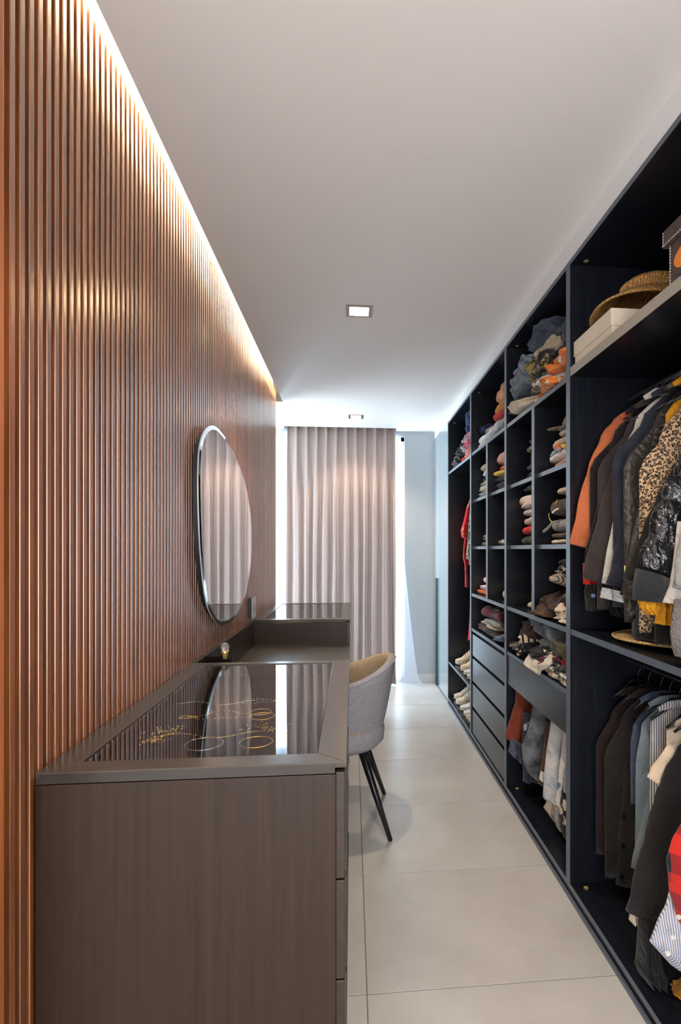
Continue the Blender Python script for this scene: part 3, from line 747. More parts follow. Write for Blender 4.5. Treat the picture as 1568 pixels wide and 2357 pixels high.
C = dict(black=(.008, .008, .009), coal=(.022, .020, .020), navy=(.012, .014, .032), cream=(.66, .54, .40), white=(.74, .70, .66), beige=(.48, .36, .25), grey=(.30, .29, .28),
         taupe=(.20, .15, .11), red=(.60, .012, .010), orange=(.75, .19, .02), mustard=(.52, .20, .015), yellow=(.78, .52, .06), pink=(.70, .40, .34), hotpink=(.75, .10, .25), salmon=(.80, .22, .16),
         lilac=(.42, .33, .44), olive=(.085, .072, .035), burg=(.12, .008, .020), blue=(.03, .07, .22), denim=(.05, .08, .14), ldenim=(.36, .42, .48), brown=(.10, .045, .025), rust=(.15, .024, .008), teal=(.22, .34, .36), steel=(.20, .22, .24), slate=(.055, .068, .088))
K = lambda n, kind='plain', c2=None, s=1., r=.92: cloth(C[n], kind, C[c2] if c2 else None, s, r)

# ---- bay C cubbyholes
pile(1.677, 3.325, .875, [
    (1097, 1136, K('grey'), 2, 'folded_sweater', 'grey folded sweater under the cream shirts in the upper left cubby of the drawer bay', 'sweater'),
    (1097, 1122, K('cream'), 2, 'folded_shirt', 'cream folded shirt second from the bottom above the four drawers', 'shirt'),
    (1096, 1114, K('cream', 'knit'), 2, 'folded_shirt', 'cream knitted shirt below the black roll above the four drawers', 'shirt'),
    (1098, 1102, K('black'), 2, 'folded_shirt', 'black rolled shirt between cream shirts in the upper cubby', 'shirt'),
    (1104, 1088, K('white'), 1, 'folded_shirt', 'white folded shirt under the black-trimmed beige one', 'shirt', .01),
    (1102, 1070, K('beige', 'plain'), 1, 'folded_cardigan', 'beige cardigan with a black trim on top of its pile', 'cardigan', .0)])
pile(1.677, 2.905, .875, [
    (1128, 1117, K('navy'), 2, 'folded_trousers', 'navy tracksuit bottoms with a white stripe at the bottom of the colourful pile', 'trousers'),
    (1128, 1106, K('coal'), 3, 'folded_shirt', 'charcoal shirt with teal edge under the yellow sweater', 'shirt'),
    (1135, 1089, K('yellow'), 1, 'folded_sweater', 'bright yellow folded sweater below the orange one', 'sweater'),
    (1146, 1072, K('orange'), 1, 'folded_sweater', 'bright orange folded sweater between yellow and pink', 'sweater', .012),
    (1142, 1047, K('pink'), 1, 'folded_sweater', 'pale pink folded sweater topping the colourful pile', 'sweater')])
pile(1.352, 3.325, .89, [
    (1104, 1246, K('taupe'), 2, 'folded_shirt', 'taupe folded shirt in the small cubby above the red pile', 'shirt'),
    (1107, 1228, K('beige', 'plain', 'taupe'), 2, 'folded_shirt', 'beige and taupe folded shirt on the taupe one', 'shirt', .01)])
pile(1.352, 2.905, .89, [(1144, 1241, K('cream', 'print', 'coal'), 1, 'folded_scarf', 'cream scarf with dark patches lying alone in a cubby', 'scarf')])
pile(1.028, 3.325, .868, [
    (1091, 1352, K('orange', 'floral', 'red'), 2, 'folded_dress', 'orange and red patterned dress at the base of a cubby pile', 'dress'),
    (1101, 1343, K('white', 'hstripe', 'red', .35), 2, 'folded_shirt', 'white shirt with red stripes on the orange dress', 'shirt'),
    (1109, 1322, K('pink'), 1, 'folded_shirt', 'pale pink shirt over the red striped one', 'shirt', .012)])
pile(1.028, 2.905, .895, [(1156, 1350, K('cream'), 1, 'folded_shirt', 'cream shirt tucked in the cubby beside the orange dress', 'shirt')])
BLOB = ('beanie', 'puffer_vest', 'jumper', 'lace_scarf', 'lace_shirt', 'dress', 'fleece', 'laundry_label')
def bundle_mesh(sx, sy, sz, seed):
    """carelessly folded garment: wavy layered edge towards the aisle, tilted and twisted"""
    rnd = random.Random(seed*7+1); m = folded_mesh(sx, sy, sz, rnd.choice((2, 3, 3, 4)), seed, 2.4, 30, 56)
    ti, tw = rnd.uniform(-.16, .16), rnd.uniform(-.3, .3); out = []; sd = Vector((seed*1.9, seed*.37, 3))
    for p in m.v:
        q = Vector(p); n = noise.noise(sd+q*11)
        q.x += .012*n; q.z += .010*noise.noise(sd*2+q*13)*min(1, q.z/.03)
        q = Matrix.Rotation(tw, 3, 'Z') @ q; q.z += q.y*math.tan(ti)
        out.append(q)
    lo = min(q.z for q in out); m.v = [(q.x, q.y, q.z-lo) for q in out]; return m
def heap(name, label, cat, px, X, size, mat, z=None, amp=.35, seed=None, rot=0, group=None):
    """crumpled cloth whose silhouette centre sits at a photo pixel on plane X"""
    p = onX(px[0], px[1], X); zb = z if z is not None else p.z-size[2]/2
    m = crumple_mesh(size[0], size[1], size[2], seed or nxt(), amp) if name in BLOB else bundle_mesh(size[0]*1.15, size[1]*1.08, size[2], seed or nxt()); L = Vector((X+size[0]*.45, p.y, zb)); m.v = [tuple(q) for q in clamp_bay(m.v, L)]
    o = m.build(name, mat, None, L, smooth=True)
    sm_ = o.modifiers.new('soften', 'SMOOTH'); sm_.factor = .5; sm_.iterations = 3 if name in BLOB else 1
    tag(o, label, cat, group); return o
# long shelf over the four drawers
fold_item('folded_trousers', 'dark brown folded trousers lying on the drawer bay shirt', 'trousers', 3.20, 3.66, .85, .788, .05, K('coal', c2='brown'), 2)
fold_item('folded_shirt', 'cream folded shirt over the dark brown trousers', 'shirt', 3.22, 3.60, .85, .836, .022, K('beige'), 1)
fold_item('folded_shirt', 'grey folded shirt below the burgundy sweater', 'shirt', 3.20, 3.52, .862, .857, .03, K('grey'), 2)
fold_item('folded_sweater', 'burgundy folded sweater draped on the shelf above the four drawers', 'sweater', 3.12, 3.58, .862, .885, .085, K('burg', c2='burg'), 1, lump=1.6)
heap('puffer_vest', 'crumpled black padded vest beside the burgundy sweater', 'vest', (1150, 1420), .88, (.26, .24, .16), K('black', 'puff', r=.4), .85)
fold_item('folded_shirt', 'hot pink edged folded shirt under the black padded vest', 'shirt', 2.92, 3.10, .86, .822, .022, K('hotpink'), 1)
fold_item('folded_trousers', 'olive brown folded trousers under the hot pink shirt', 'trousers', 2.92, 3.14, .858, .788, .034, K('taupe'), 1)
heap('scarf', 'slate blue scarf loosely knotted at the edge above the drawers', 'scarf', (1146, 1470), .838, (.12, .20, .045), K('blue', c2='steel'), .788, .5)
# top shelf of the drawer bay
fold_item('folded_shirt', 'cream folded shirt at the bottom of the high drawer-bay shelf', 'shirt', 3.25, 3.655, .858, 2.001, .045, K('cream'), 1)
fold_item('folded_shirt', 'white folded shirt resting on the cream one high above the drawers', 'shirt', 3.22, 3.64, .86, 2.045, .05, K('white'), 1)
fold_item('folded_sweater', 'pale grey folded sweater with dark stripes under the red knit', 'sweater', 2.94, 3.40, .866, 2.052, .07, K('grey', c2='white'), 1, lump=1.5)
fold_item('folded_shirt', 'royal blue shirt peeking out beneath pale grey knitwear', 'shirt', 2.93, 3.24, .858, 2.001, .05, K('blue'), 2)
fold_item('folded_scarf', 'striped taupe scarf between the navy jumper and white shirt', 'scarf', 3.35, 3.56, .87, 2.094, .026, K('taupe', 'hstripe', 'cream', .7), 2)
heap('jumper', 'dark navy plush jumper on the high shelf above the drawers', 'sweater', (1103, 984), .885, (.22, .26, .075), K('navy', 'knit', 'blue'), 2.118, .25)
fold_item('folded_sweater', 'bright red knitted sweater under the mustard one', 'sweater', 2.93, 3.32, .868, 2.122, .045, K('red', 'knit'), 1)
fold_item('folded_sweater', 'mustard brown thick sweater under the orange knit', 'sweater', 2.94, 3.34, .87, 2.162, .085, K('mustard', 'knit', None, .6), 1, lump=1.4)
fold_item('folded_sweater', 'orange chunky knit sweater rolled on top of the knitwear pile', 'sweater', 2.93, 3.32, .875, 2.238, .10, cloth((.62, .20, .05), 'knit', (.80, .42, .22), .7), 1, lump=1.8)
# ---- bay B cubbyholes
pile(1.677, 2.462, .905, [
    (1206, 1087, K('black', 'leather', r=.5), 3, 'folded_jacket', 'black folded jacket at the bottom of the black pile', 'jacket'),
    (1212, 1068, K('coal'), 3, 'folded_trousers', 'black folded trousers in the middle of the black pile', 'trousers'),
    (1211, 1044, K('black', 'puff', r=.35), 3, 'folded_jacket', 'shiny black folded jacket under the leopard print shirt', 'jacket'),
    (1209, 1026, K('beige', 'leopard', 'black', 1.3), 1, 'folded_shirt', 'leopard print shirt in the black pile', 'shirt'),
    (1213, 1014, K('black'), 1, 'folded_shirt', 'plain black shirt above the leopard print one', 'shirt'),
    (1217, 1002, K('beige'), 1, 'folded_shirt', 'beige shirt crowning the black pile', 'shirt', .012)])
ztop = pile(1.677, 2.05, .868, [
    (1266, 1067, K('cream', c2='salmon'), 1, 'folded_shirt', 'cream and coral shirt lowest in the pale cubby pile', 'shirt'),
    (1262, 1040, K('white'), 1, 'folded_sweatshirt', 'white sweatshirt with coloured bands in the pale cubby pile', 'sweatshirt'),
    (1266, 1014, K('cream', 'knit'), 1, 'folded_shirt', 'cream ruffled knit shirt above the coloured-band sweatshirt', 'shirt'),
    (1282, 999, K('cream', c2='white'), 2, 'folded_shirt', 'pale crumpled shirt under the grey knit', 'shirt', .006),
    (1284, 984, K('coal', c2='grey'), 1, 'folded_shirt', 'dark grey folded shirt below the olive cap', 'shirt', .006)])
def cap(label, px, X, z, mat, r=.10):
    p = onX(px[0], px[1], X)
    t = thing('cap', label, 'cap', (X+r, p.y, z)); 
    MB().lathe([(r, 0), (r*.98, r*.35), (r*.82, r*.75), (r*.5, r*1.0), (.004, r*1.08)], n=24).build('crown', mat, t, smooth=True)
    m = MB(); rings = []
    for k in range(9):
        a = PI-R(70)+R(140)*k/8; c_, s_ = math.cos(a), math.sin(a); e = math.sin(PI*k/8)
        rings.append([(r*.9*c_, r*.9*s_, .006), (r*c_-.02-.05*e, r*s_, .004-.012*e), (r*c_-.02-.05*e, r*s_, .001-.012*e), (r*.9*c_, r*.9*s_, .001)])
    m.loft(rings).build('peak', mat, t, smooth=True); return t
cap('beige and olive cap on top of the pale cubby pile', (1296, 965), .90, ztop+.001, cloth(C['beige'], 'plain', C['olive']), .062)
pile(1.352, 2.462, .868, [
    (1199, 1232, K('olive', c2='coal'), 1, 'folded_sweater', 'dark olive folded sweater at the base of a rolled pile', 'sweater', .01),
    (1201, 1210, K('red', 'knit'), 1, 'rolled_sweater', 'bright red chunky knit roll between beige and dark olive', 'sweater'),
    (1199, 1189, K('beige', 'print', 'cream', 2), 1, 'rolled_shirt', 'beige lace shirt above the red knit roll', 'shirt'),
    (1202, 1172, K('cream', c2='lilac'), 1, 'rolled_shirt', 'cream and lilac rolled shirt in the rolled pile', 'shirt'),
    (1188, 1138, K('pink', c2='white'), 2, 'rolled_sweater', 'fat pale pink rolled sweater in the cubby with the red knit', 'sweater'),
    (1199, 1121, K('black', 'puff', r=.25), 1, 'rolled_jacket', 'shiny black rolled jacket topping the rolled pile', 'jacket', .006)])
pile(1.352, 2.05, .868, [
    (1265, 1239, K('cream'), 1, 'folded_shirt', 'cream folded shirt at the very bottom beside the divider', 'shirt'),
    (1270, 1226, K('olive', c2='brown'), 1, 'folded_shirt', 'dark olive shirt under the grey hoodie', 'shirt'),
    (1264, 1189, K('grey', c2='grey'), 1, 'folded_hoodie', 'light grey hoodie with a hanging drawstring', 'hoodie'),
    (1264, 1142, K('coal', c2='brown'), 1, 'folded_sweatshirt', 'black sweatshirt with small white print on the chest', 'sweatshirt', -.004),
    (1277, 1120, K('pink', c2='cream'), 1, 'folded_shirt', 'pale pink and cream shirt above the black sweatshirt', 'shirt', .004)])
hood = [o for o in COL.objects if o.get('label') == 'light grey hoodie with a hanging drawstring'][0]
p0, p1 = onX(1272, 1203, .858), onX(1252, 1224, .845)
MB().tube([rel(hood, p0+Vector((.03, -.04, .01))), rel(hood, p0), rel(hood, (p0+p1)/2-Vector((0, 0, .003))), rel(hood, p1)], [.004, .006, .006, .007], 8).build('drawstring', K('steel', c2='grey'), hood, smooth=True)
sws = [o for o in COL.objects if o.get('label') == 'black sweatshirt with small white print on the chest'][0]
for (xa, ya), (xb, yb) in (((1271.5, 1180.5), (1276.5, 1175.8)), ((1277.5, 1174.5), (1286, 1170.5))):
    a, b = onX(xa, ya, .854), onX(xb, yb, .852)
    MB().tube([rel(sws, a), rel(sws, b)], .0042, 6, flat=.4).build('printed_word', K('white'), sws)
for q in ([(1264, 1181), (1263.5, 1188), (1266, 1196), (1270, 1201)], [(1279.5, 1160.5), (1281, 1154), (1284, 1150)]):
    MB().tube([rel(sws, onX(x, y, .856)) for x, y in q], .0016, 6).build('piping', K('yellow'), sws)
swt = [o for o in COL.objects if o.get('label') == 'white sweatshirt with coloured bands in the pale cubby pile'][0]
for c_, q in (('orange', [(1277, 1031), (1283, 1026), (1290, 1024)]), ('lilac', [(1279, 1037), (1285, 1034), (1291, 1033)]), ('teal', [(1268, 1050), (1274, 1043), (1280, 1038)]), ('yellow', [(1292, 1025), (1299, 1027), (1305, 1029)])):
    MB().tube([rel(swt, onX(x, y, .862)) for x, y in q], [.006, .010, .007], 8, flat=.5).build('coloured_band', K(c_), swt, smooth=True)
# wide shelf cubbies (z 1.028)
pile(1.028, 2.462, .895, [(1211, 1381, K('cream', 'speckle', 'coal', 1), 1, 'rolled_sweater', 'cream speckled rolled sweater behind the divider', 'sweater'),
                          (1222, 1343, K('coal'), 1, 'folded_sweater', 'dark sweater tucked above the speckled roll', 'sweater'),
                          (1224, 1330, K('cream'), 1, 'folded_shirt', 'cream shirt just showing past the divider', 'shirt')])
heap('sweatshirt', 'crumpled dark brown shiny sweatshirt filling the cubby floor', 'sweatshirt', (1282, 1408), .862, (.28, .32, .145), K('coal', c2='brown', r=.55), 1.029, .38)
heap('scarf', 'small printed scarf at the edge of the dark sweatshirt', 'scarf', (1300, 1398), .845, (.10, .11, .075), K('cream', 'print', 'coal'), 1.03, .4)
fold_item('rolled_sweater', 'brown tweed rolled sweater above the crumpled dark sweatshirt', 'sweater', 2.10, 2.34, .875, 1.165, .075, cloth(C['beige'], 'stripe', C['coal'], .9), 1, .25, 1.6, tilt=.14)
fold_item('rolled_sweater', 'grey beige rolled sweater on top of the tweed roll', 'sweater', 2.06, 2.27, .88, 1.212, .075, K('grey', c2='beige'), 1, .25, 1.6, tilt=.18)
heap('scarf', 'black and white patterned scarf wedged by the near panel', 'scarf', (1301, 1345), .872, (.10, .10, .08), K('black', 'print', 'cream'), 1.22, .3)
fold_item('rolled_shirt', 'small beige rolled shirt at the top of the tweed pile', 'shirt', 2.05, 2.16, .89, 1.275, .05, K('beige', c2='cream'), 1, .2, 1.2)
# shelf above the wide drawer (z .787)
SH = .788
heap('jeans', 'crumpled charcoal jeans under the shelf edge by the divider', 'jeans', (1265, 1440), .90, (.30, .36, .13), K('coal', 'denim', 'steel'), .885, .3)
heap('beanie', 'dark brown knitted beanie on the messy drawer-top shelf', 'beanie', (1205, 1458), .885, (.20, .20, .12), K('coal', 'knit', 'brown'), .845, .25)
heap('jumper', 'dark navy jumper in the middle of the messy drawer-top shelf', 'sweater', (1250, 1475), .87, (.20, .22, .085), K('navy', c2='steel'), .845, .3)
heap('t_shirt', 'black t-shirt with small white flowers in the messy heap', 't-shirt', (1272, 1490), .862, (.18, .20, .075), K('black', 'print', 'cream', 1.2), .825, .3)
heap('sweater', 'olive green sweater leaning on the near panel in the messy heap', 'sweater', (1299, 1487), .858, (.20, .11, .12), K('olive', c2='olive'), .845, .25)
heap('skirt', 'black and cream leafy print skirt at the far end of the messy heap', 'skirt', (1190, 1492), .846, (.16, .16, .05), K('black', 'print', 'beige', 1.3), SH, .4)
heap('belt', 'dark leather belt looped over the messy heap', 'belt', (1207, 1493), .85, (.14, .18, .06), K('black', 'leather', r=.45), .80, .5)
heap('shirt', 'cream and black striped shirt under the dark beanie', 'shirt', (1200, 1480), .862, (.14, .10, .07), K('cream', 'stripe', 'black', .25), .82, .4)
heap('t_shirt', 'black t-shirt with beige neck tape beside the white blouse', 't-shirt', (1238, 1499), .852, (.18, .20, .05), K('black', c2='coal'), .818, .35)
heap('scarf', 'multicoloured scarf with red edge below the black t-shirt', 'scarf', (1272, 1511), .848, (.14, .18, .04), K('navy', 'floral', 'red', 1.4), .822, .35)
fold_item('folded_shirt', 'cream folded shirt under the multicoloured scarf', 'shirt', 2.06, 2.34, .845, SH+.001, .045, K('cream'), 2, .3)
heap('leggings', 'black folded leggings near the front of the messy heap', 'leggings', (1298, 1524), .842, (.12, .12, .05), K('coal'), .815, .3)
fold_item('folded_shirt', 'floral brown and cream shirt at the front edge by the near panel', 'shirt', 2.045, 2.27, .832, SH+.001, .028, K('cream', 'floral', 'taupe', 1.6), 1, .12)
fold_item('rolled_scarf', 'white scarf with dark patches rolled along the front edge', 'scarf', 2.04, 2.25, .822, SH+.03, .026, K('white', 'print', 'coal', .8), 1, .07)
# white blouse hanging over the drawer
def drape(name, label, cat, ptsL, ptsR, X, mat, th=.006, nv=14, nu=16, seed=1, back=.14):
    """sheet that lies on a shelf and hangs over its front edge; pixel edges on planes given per row"""
    vs = []
    def samp(a, t): 
        k = t*(len(a)-1); i = min(int(k), len(a)-2); f = k-i
        return [a[i][q]*(1-f)+a[i+1][q]*f for q in range(3)]
    for side in (0, 1):
        for v in range(nv+1):
            L = samp(ptsL, v/nv); Rr = samp(ptsR, v/nv); pl = onX(*L); pr = onX(*Rr)
            for u in range(nu+1):
                p = pl.lerp(pr, u/nu); wv = .010*math.sin(u*1.1+seed+v*.2)+.012*noise.noise(Vector((u*.5, v*.4, seed)))
                vs.append((p.x-wv*.7-(th if side == 0 else 0), p.y, p.z+wv*.5+(th if side == 0 else 0)))
    W = nu+1; H_ = nv+1; off = W*H_; fs = []
    for v in range(nv):
        for u in range(nu):
            a = v*W+u; fs += [(a, a+1, a+W+1, a+W), (off+a, off+a+W, off+a+W+1, off+a+1)]
    for u in range(nu): fs += [(u, off+u, off+u+1, u+1), (nv*W+u, nv*W+u+1, off+nv*W+u+1, off+nv*W+u)]
    for v in range(nv): fs += [(v*W, (v+1)*W, off+(v+1)*W, off+v*W), (v*W+nu, off+v*W+nu, off+(v+1)*W+nu, (v+1)*W+nu)]
    c = Vector(vs[0]); o = MB().add([Vector(p)-c for p in vs], fs).build(name, mat, None, c, smooth=True); return tag(o, label, cat)
drape('blouse', 'white lace blouse spilling over the edge of the wide drawer', 'blouse',
      [(1226, 1498, .90), (1216, 1508, .862), (1209, 1520, .828), (1208, 1530, .814), (1214, 1538, .812), (1232, 1549, .811)],
      [(1285, 1500, .90), (1278, 1514, .865), (1270, 1527, .832), (1256, 1534, .816), (1244, 1543, .813), (1238, 1553, .811)], .83, K('white', c2='cream'), seed=4)
# top shelf of the cubby bay: jumbled denim
T2 = 2.001
heap('blouse', 'white crumpled blouse hanging at the far front of the denim heap', 'blouse', (1208, 942), .838, (.12, .32, .045), K('cream'), T2, .45)
heap('denim_shorts', 'dark blue denim shorts with frayed hem at the far end of the heap', 'shorts', (1198, 925), .868, (.20, .16, .12), K('denim', 'denim', 'navy'), 2.03, .4)
heap('denim_shorts', 'light blue frayed denim shorts low in the heap', 'shorts', (1205, 898), .87, (.24, .30, .13), K('denim', 'denim', 'steel', 3), 2.11, .5)
heap('denim_skirt', 'pale washed ripped denim skirt over the frayed shorts', 'skirt', (1212, 872), .89, (.24, .28, .12), K('slate', 'denim', 'ldenim', 4), 2.17, .5)
heap('leopard_shirt', 'black and yellow leopard print shirt in the denim heap', 'shirt', (1238, 866), .872, (.22, .34, .15), cloth((.50, .36, .10), 'leopard', (.01, .009, .008), .9), 2.13, .3)
heap('shorts', 'beige shorts edge showing under the leopard print shirt', 'shorts', (1260, 850), .872, (.20, .22, .12), K('beige', c2='cream'), 2.17, .3)
heap('jacket', 'black jacket with a small zip near the front of the denim heap', 'jacket', (1265, 872), .862, (.20, .26, .15), K('black'), 2.08, .3)
heap('scarf', 'green orange and white leaf print scarf at the shelf front', 'scarf', (1240, 905), .848, (.14, .26, .09), K('olive', 'floral', 'cream', 1.2), 2.03, .4)
heap('shirt', 'orange patterned shirt on the shelf edge below the leaf print scarf', 'shirt', (1256, 905), .838, (.10, .26, .05), K('orange', 'print', 'cream', 1.2), T2, .35)
heap('shorts', 'pale blue denim hem sticking out at the shelf edge', 'shorts', (1278, 880), .842, (.12, .18, .07), K('ldenim', c2='white'), T2+.01, .3)
heap('t_shirt', 'orange t-shirt with white label beside the near panel', 't-shirt', (1293, 858), .85, (.16, .20, .10), K('orange'), 2.05, .3)
heap('laundry_label', 'white cloth label folded on the orange t-shirt', 'label', (1288, 858), .835, (.03, .06, .04), K('white'), 2.085, .2)
fold_item('folded_jeans', 'grey denim jeans folded at the top of the denim heap', 'jeans', 2.25, 2.56, .90, 2.245, .07, K('slate', 'denim', 'denim'), 3, .3, 1.6, tilt=-.1)
heap('denim_shorts', 'slate blue denim shorts on the summit of the heap', 'shorts', (1245, 822), .89, (.26, .30, .13), K('slate', 'denim', 'denim', 1), 2.265, .3)
fold_item('folded_jeans', 'stack of grey seamed jeans leaning by the near panel', 'jeans', 2.045, 2.20, .86, 2.15, .18, K('slate', 'denim', 'coal'), 4, .3, 1.4)
# ---- bay D
heap('dress', 'royal blue dress with white seams hung over the high far shelf', 'dress', (1076, 978), .865, (.18, .17, .30), cloth(C['blue'], 'denim', C['navy'], .5), 2.13, .3)
heap('shirt', 'black soft shirt below the blue dress on the far shelf', 'shirt', (1079, 1000), .855, (.14, .14, .16), K('coal'), 2.07, .25)
heap('fleece', 'pale grey mottled fleece on the high far shelf', 'fleece', (1066, 1013), .872, (.20, .24, .18), K('grey', 'print', 'coal', 1.0), 2.07, .3)
heap('blouse', 'pink patterned blouse on the high far shelf beside the fleece', 'blouse', (1079, 1022), .84, (.10, .16, .15), K('hotpink', 'print', 'cream', 1), 2.04, .3)
fold_item('folded_shirt', 'salmon pink folded shirt at the front of the far high shelf', 'shirt', 3.78, 4.02, .836, 1.997, .10, K('salmon'), 3, .2, 1.4)
heap('lace_scarf', 'dark lacy scarf bunched at the end of the far high shelf', 'scarf', (1047, 1062), .85, (.16, .36, .12), cloth((.03, .026, .026), 'print', (.16, .14, .14), 1), 1.997, .55)
heap('lace_shirt', 'black lace shirt behind the dark lacy scarf', 'shirt', (1055, 1042), .89, (.20, .30, .14), K('coal'), 2.06, .4)
fold_item('folded_shirt', 'red top edge under the salmon one on the far shelf', 'shirt', 3.98, 4.14, .836, 1.997, .04, K('red'), 1, .2)

# ================================================================ HANGING CLOTHES
def hang_cloth(name, label, cat, Y, left, right, th, mat, waves=2.5, wamp=.012, nv=18, nu=14, seed=1, yskew=0, parent=None, root=None):
    """hanging cloth on the plane Y; left and right edges are photo pixels top to bottom"""
    def samp(a, t):
        k = t*(len(a)-1); i = min(int(k), len(a)-2); f = k-i; f = f*f*(3-2*f)*.5+f*.5
        return (a[i][0]*(1-f)+a[i+1][0]*f, a[i][1]*(1-f)+a[i+1][1]*f)
    vs = []
    for side in (-1, 1):
        for v in range(nv+1):
            l = onY(*samp(left, v/nv), Y); r = onY(*samp(right, v/nv), Y)
            for u in range(nu+1):
                s_ = u/nu; p = l.lerp(r, s_); rnd_ = (1-(2*s_-1)**4)**.5
                wv = wamp*math.sin(2*PI*waves*s_+seed)*(.35+.65*v/nv)+.006*noise.noise(Vector((s_*4, v*.3, seed)))
                zz_ = min(p.z, .592) if 2.036 < Y < 2.86 else p.z
                vs.append((p.x, p.y+wv+side*th*(.18+.82*rnd_)*(.7+.3*v/nv)+yskew*(s_-.5), zz_))
    W = nu+1; off = W*(nv+1); fs = []
    for v in range(nv):
        for u in range(nu):
            a = v*W+u; fs += [(a, a+1, a+W+1, a+W), (off+a, off+a+W, off+a+W+1, off+a+1)]
    for u in range(nu): fs += [(u, off+u, off+u+1, u+1), (nv*W+u, nv*W+u+1, off+nv*W+u+1, off+nv*W+u)]
    for v in range(nv): fs += [(v*W, (v+1)*W, off+(v+1)*W, off+v*W), (v*W+nu, off+v*W+nu, off+(v+1)*W+nu, (v+1)*W+nu)]
    if root is not None:
        return MB().add([Vector(p)-Vector(root.location) for p in vs], fs).build(name, mat, root, smooth=True)
    c = Vector((sum(p[0] for p in vs)/len(vs), Y, min(p[2] for p in vs)))
    o = MB().add([Vector(p)-c for p in vs], fs).build(name, mat, parent, c, smooth=True)
    if label: tag(o, label, cat)
    return o
def hanger(Y, z, label, x=1.07, w_=.19):
    t = thing('coat_hanger', label, 'hanger', (x, Y, z), group='coat hangers on the wardrobe rails')
    pts_ = []
    for i in range(12):
        a = R(200-250*i/11); pts_.append((.018*math.cos(a), 0, .002+.018*math.sin(a)))
    pts_ = [(.018*math.cos(R(190-235*i/11)), 0, .018*math.sin(R(190-235*i/11))) for i in range(12)]
    pts_ += [(.006, 0, -.026), (0, 0, -.04), (0, 0, -.062)]
    MB().tube(pts_, .0018, 8).build('hook', M_CHROME if z > 1.5 else M_BLACKMET, t, smooth=True)
    MB().tube([(-w_, 0, -.125), (-w_*.6, 0, -.098), (-.03, 0, -.064), (.03, 0, -.064), (w_*.6, 0, -.098), (w_, 0, -.125)], [.004, .006, .006, .006, .006, .004], 8).build('arms', M_BLACKMET, t, smooth=True)
    return t
def garment(name, label, cat, Y, mat, neckz, sh, cuff, hem_z, mid=None, r0=.055, r1=.042, bw=.21, th=.014, ribs=0, rodx=1.07, sm=None, flat=.42, seed=None, collar=True, hang=True, rod=1.905, back=True):
    """jacket or shirt on a hanger: sh, cuff = photo pixels of shoulder tip and cuff on plane Y"""
    sd = seed or nxt(); S = onY(*sh, Y); Cq = onY(*cuff, Y-.015); sm = sm or mat
    t = thing(name, label, cat, (rodx, Y, hem_z)); swd = max(.10, rodx-S.x)
    nu, nv = 20, 16; vs = []
    for side in (-1, 1):
        for v in range(nv+1):
            for u in range(nu+1):
                s_ = 2*u/nu-1; k = v/nv
                hwid = swd*(1-sstep(0, .25, k))+bw*sstep(0, .25, k)
                zt = neckz-(neckz-S.z)*min(1, abs(s_))**1.35
                z = zt+(hem_z-zt)*k; x = rodx+hwid*s_
                rd = (1-abs(s_)**3)**.5
                y = Y+side*(th*(.2+.8*rd)*(.55+.45*k))+.007*k*math.sin(s_*5.2+sd)+.003*noise.noise(Vector((s_*3, k*3, sd)))
                vs.append((min(x, 1.40), min(y, 1.992), z))
    W = nu+1; off = W*(nv+1); fs = []
    for v in range(nv):
        for u in range(nu):
            a = v*W+u; fs += [(a, a+1, a+W+1, a+W), (off+a, off+a+W, off+a+W+1, off+a+1)]
    for u in range(nu): fs += [(u, off+u, off+u+1, u+1), (nv*W+u, nv*W+u+1, off+nv*W+u+1, off+nv*W+u)]
    for v in range(nv): fs += [(v*W, (v+1)*W, off+(v+1)*W, off+v*W), (v*W+nu, off+v*W+nu, off+(v+1)*W+nu, (v+1)*W+nu)]
    MB().add([rel(t, p) for p in vs], fs).build('body', mat, t, smooth=True)
    M_ = onY(*mid, Y-.01) if mid else S.lerp(Cq, .5)+Vector((-.01, 0, .02))
    for q, (dirx) in enumerate((1, -1) if back else (1,)):
        rg = []; nn = 42 if ribs else 14; path = []
        P0 = S+Vector((.045, 0, .0)); P1 = S+Vector((-.012, -.004, -.055))
        ctrl = [P0, P1, M_, Cq]
        for i in range(nn+1):
            tt = i/nn*3; k = min(int(tt), 2); f = tt-k
            p_1 = ctrl[max(k-1, 0)]; p0_, p1_ = ctrl[k], ctrl[k+1]; p2_ = ctrl[min(k+2, 3)]
            pt = .5*((2*p0_)+(p1_-p_1)*f+(2*p_1-5*p0_+4*p1_-p2_)*f*f+(3*p0_-p_1-3*p1_+p2_)*f**3)
            if dirx < 0: pt = Vector((2*rodx-pt.x, pt.y+.01, pt.z)); pt.x = min(pt.x, 1.345)
            path.append(rel(t, pt)); k2 = i/nn; rg.append((r0*(1-k2)+r1*k2)*((.80+.24*abs(math.sin(PI*ribs*k2))**.6) if ribs else (1+.06*math.sin(i*2.1+sd)))*(.55 if i == 0 else 1))
        MB().tube(path, rg, 14, flat=flat).build('sleeve', sm, t, smooth=True)
    if collar:
        MB().tube([(-.075, 0, neckz-hem_z-.012), (-.04, -.012, neckz-hem_z+.006), (0, -.016, neckz-hem_z+.010), (.04, -.012, neckz-hem_z+.006), (.075, 0, neckz-hem_z-.012)], [.008, .014, .015, .014, .008], 10, flat=.6).build('collar', mat, t, smooth=True)
    if hang: hanger(Y, rod-.002, 'thin metal hanger of the '+' '.join(label.split()[:8]), rodx, min(.19, swd+.0))
    return t
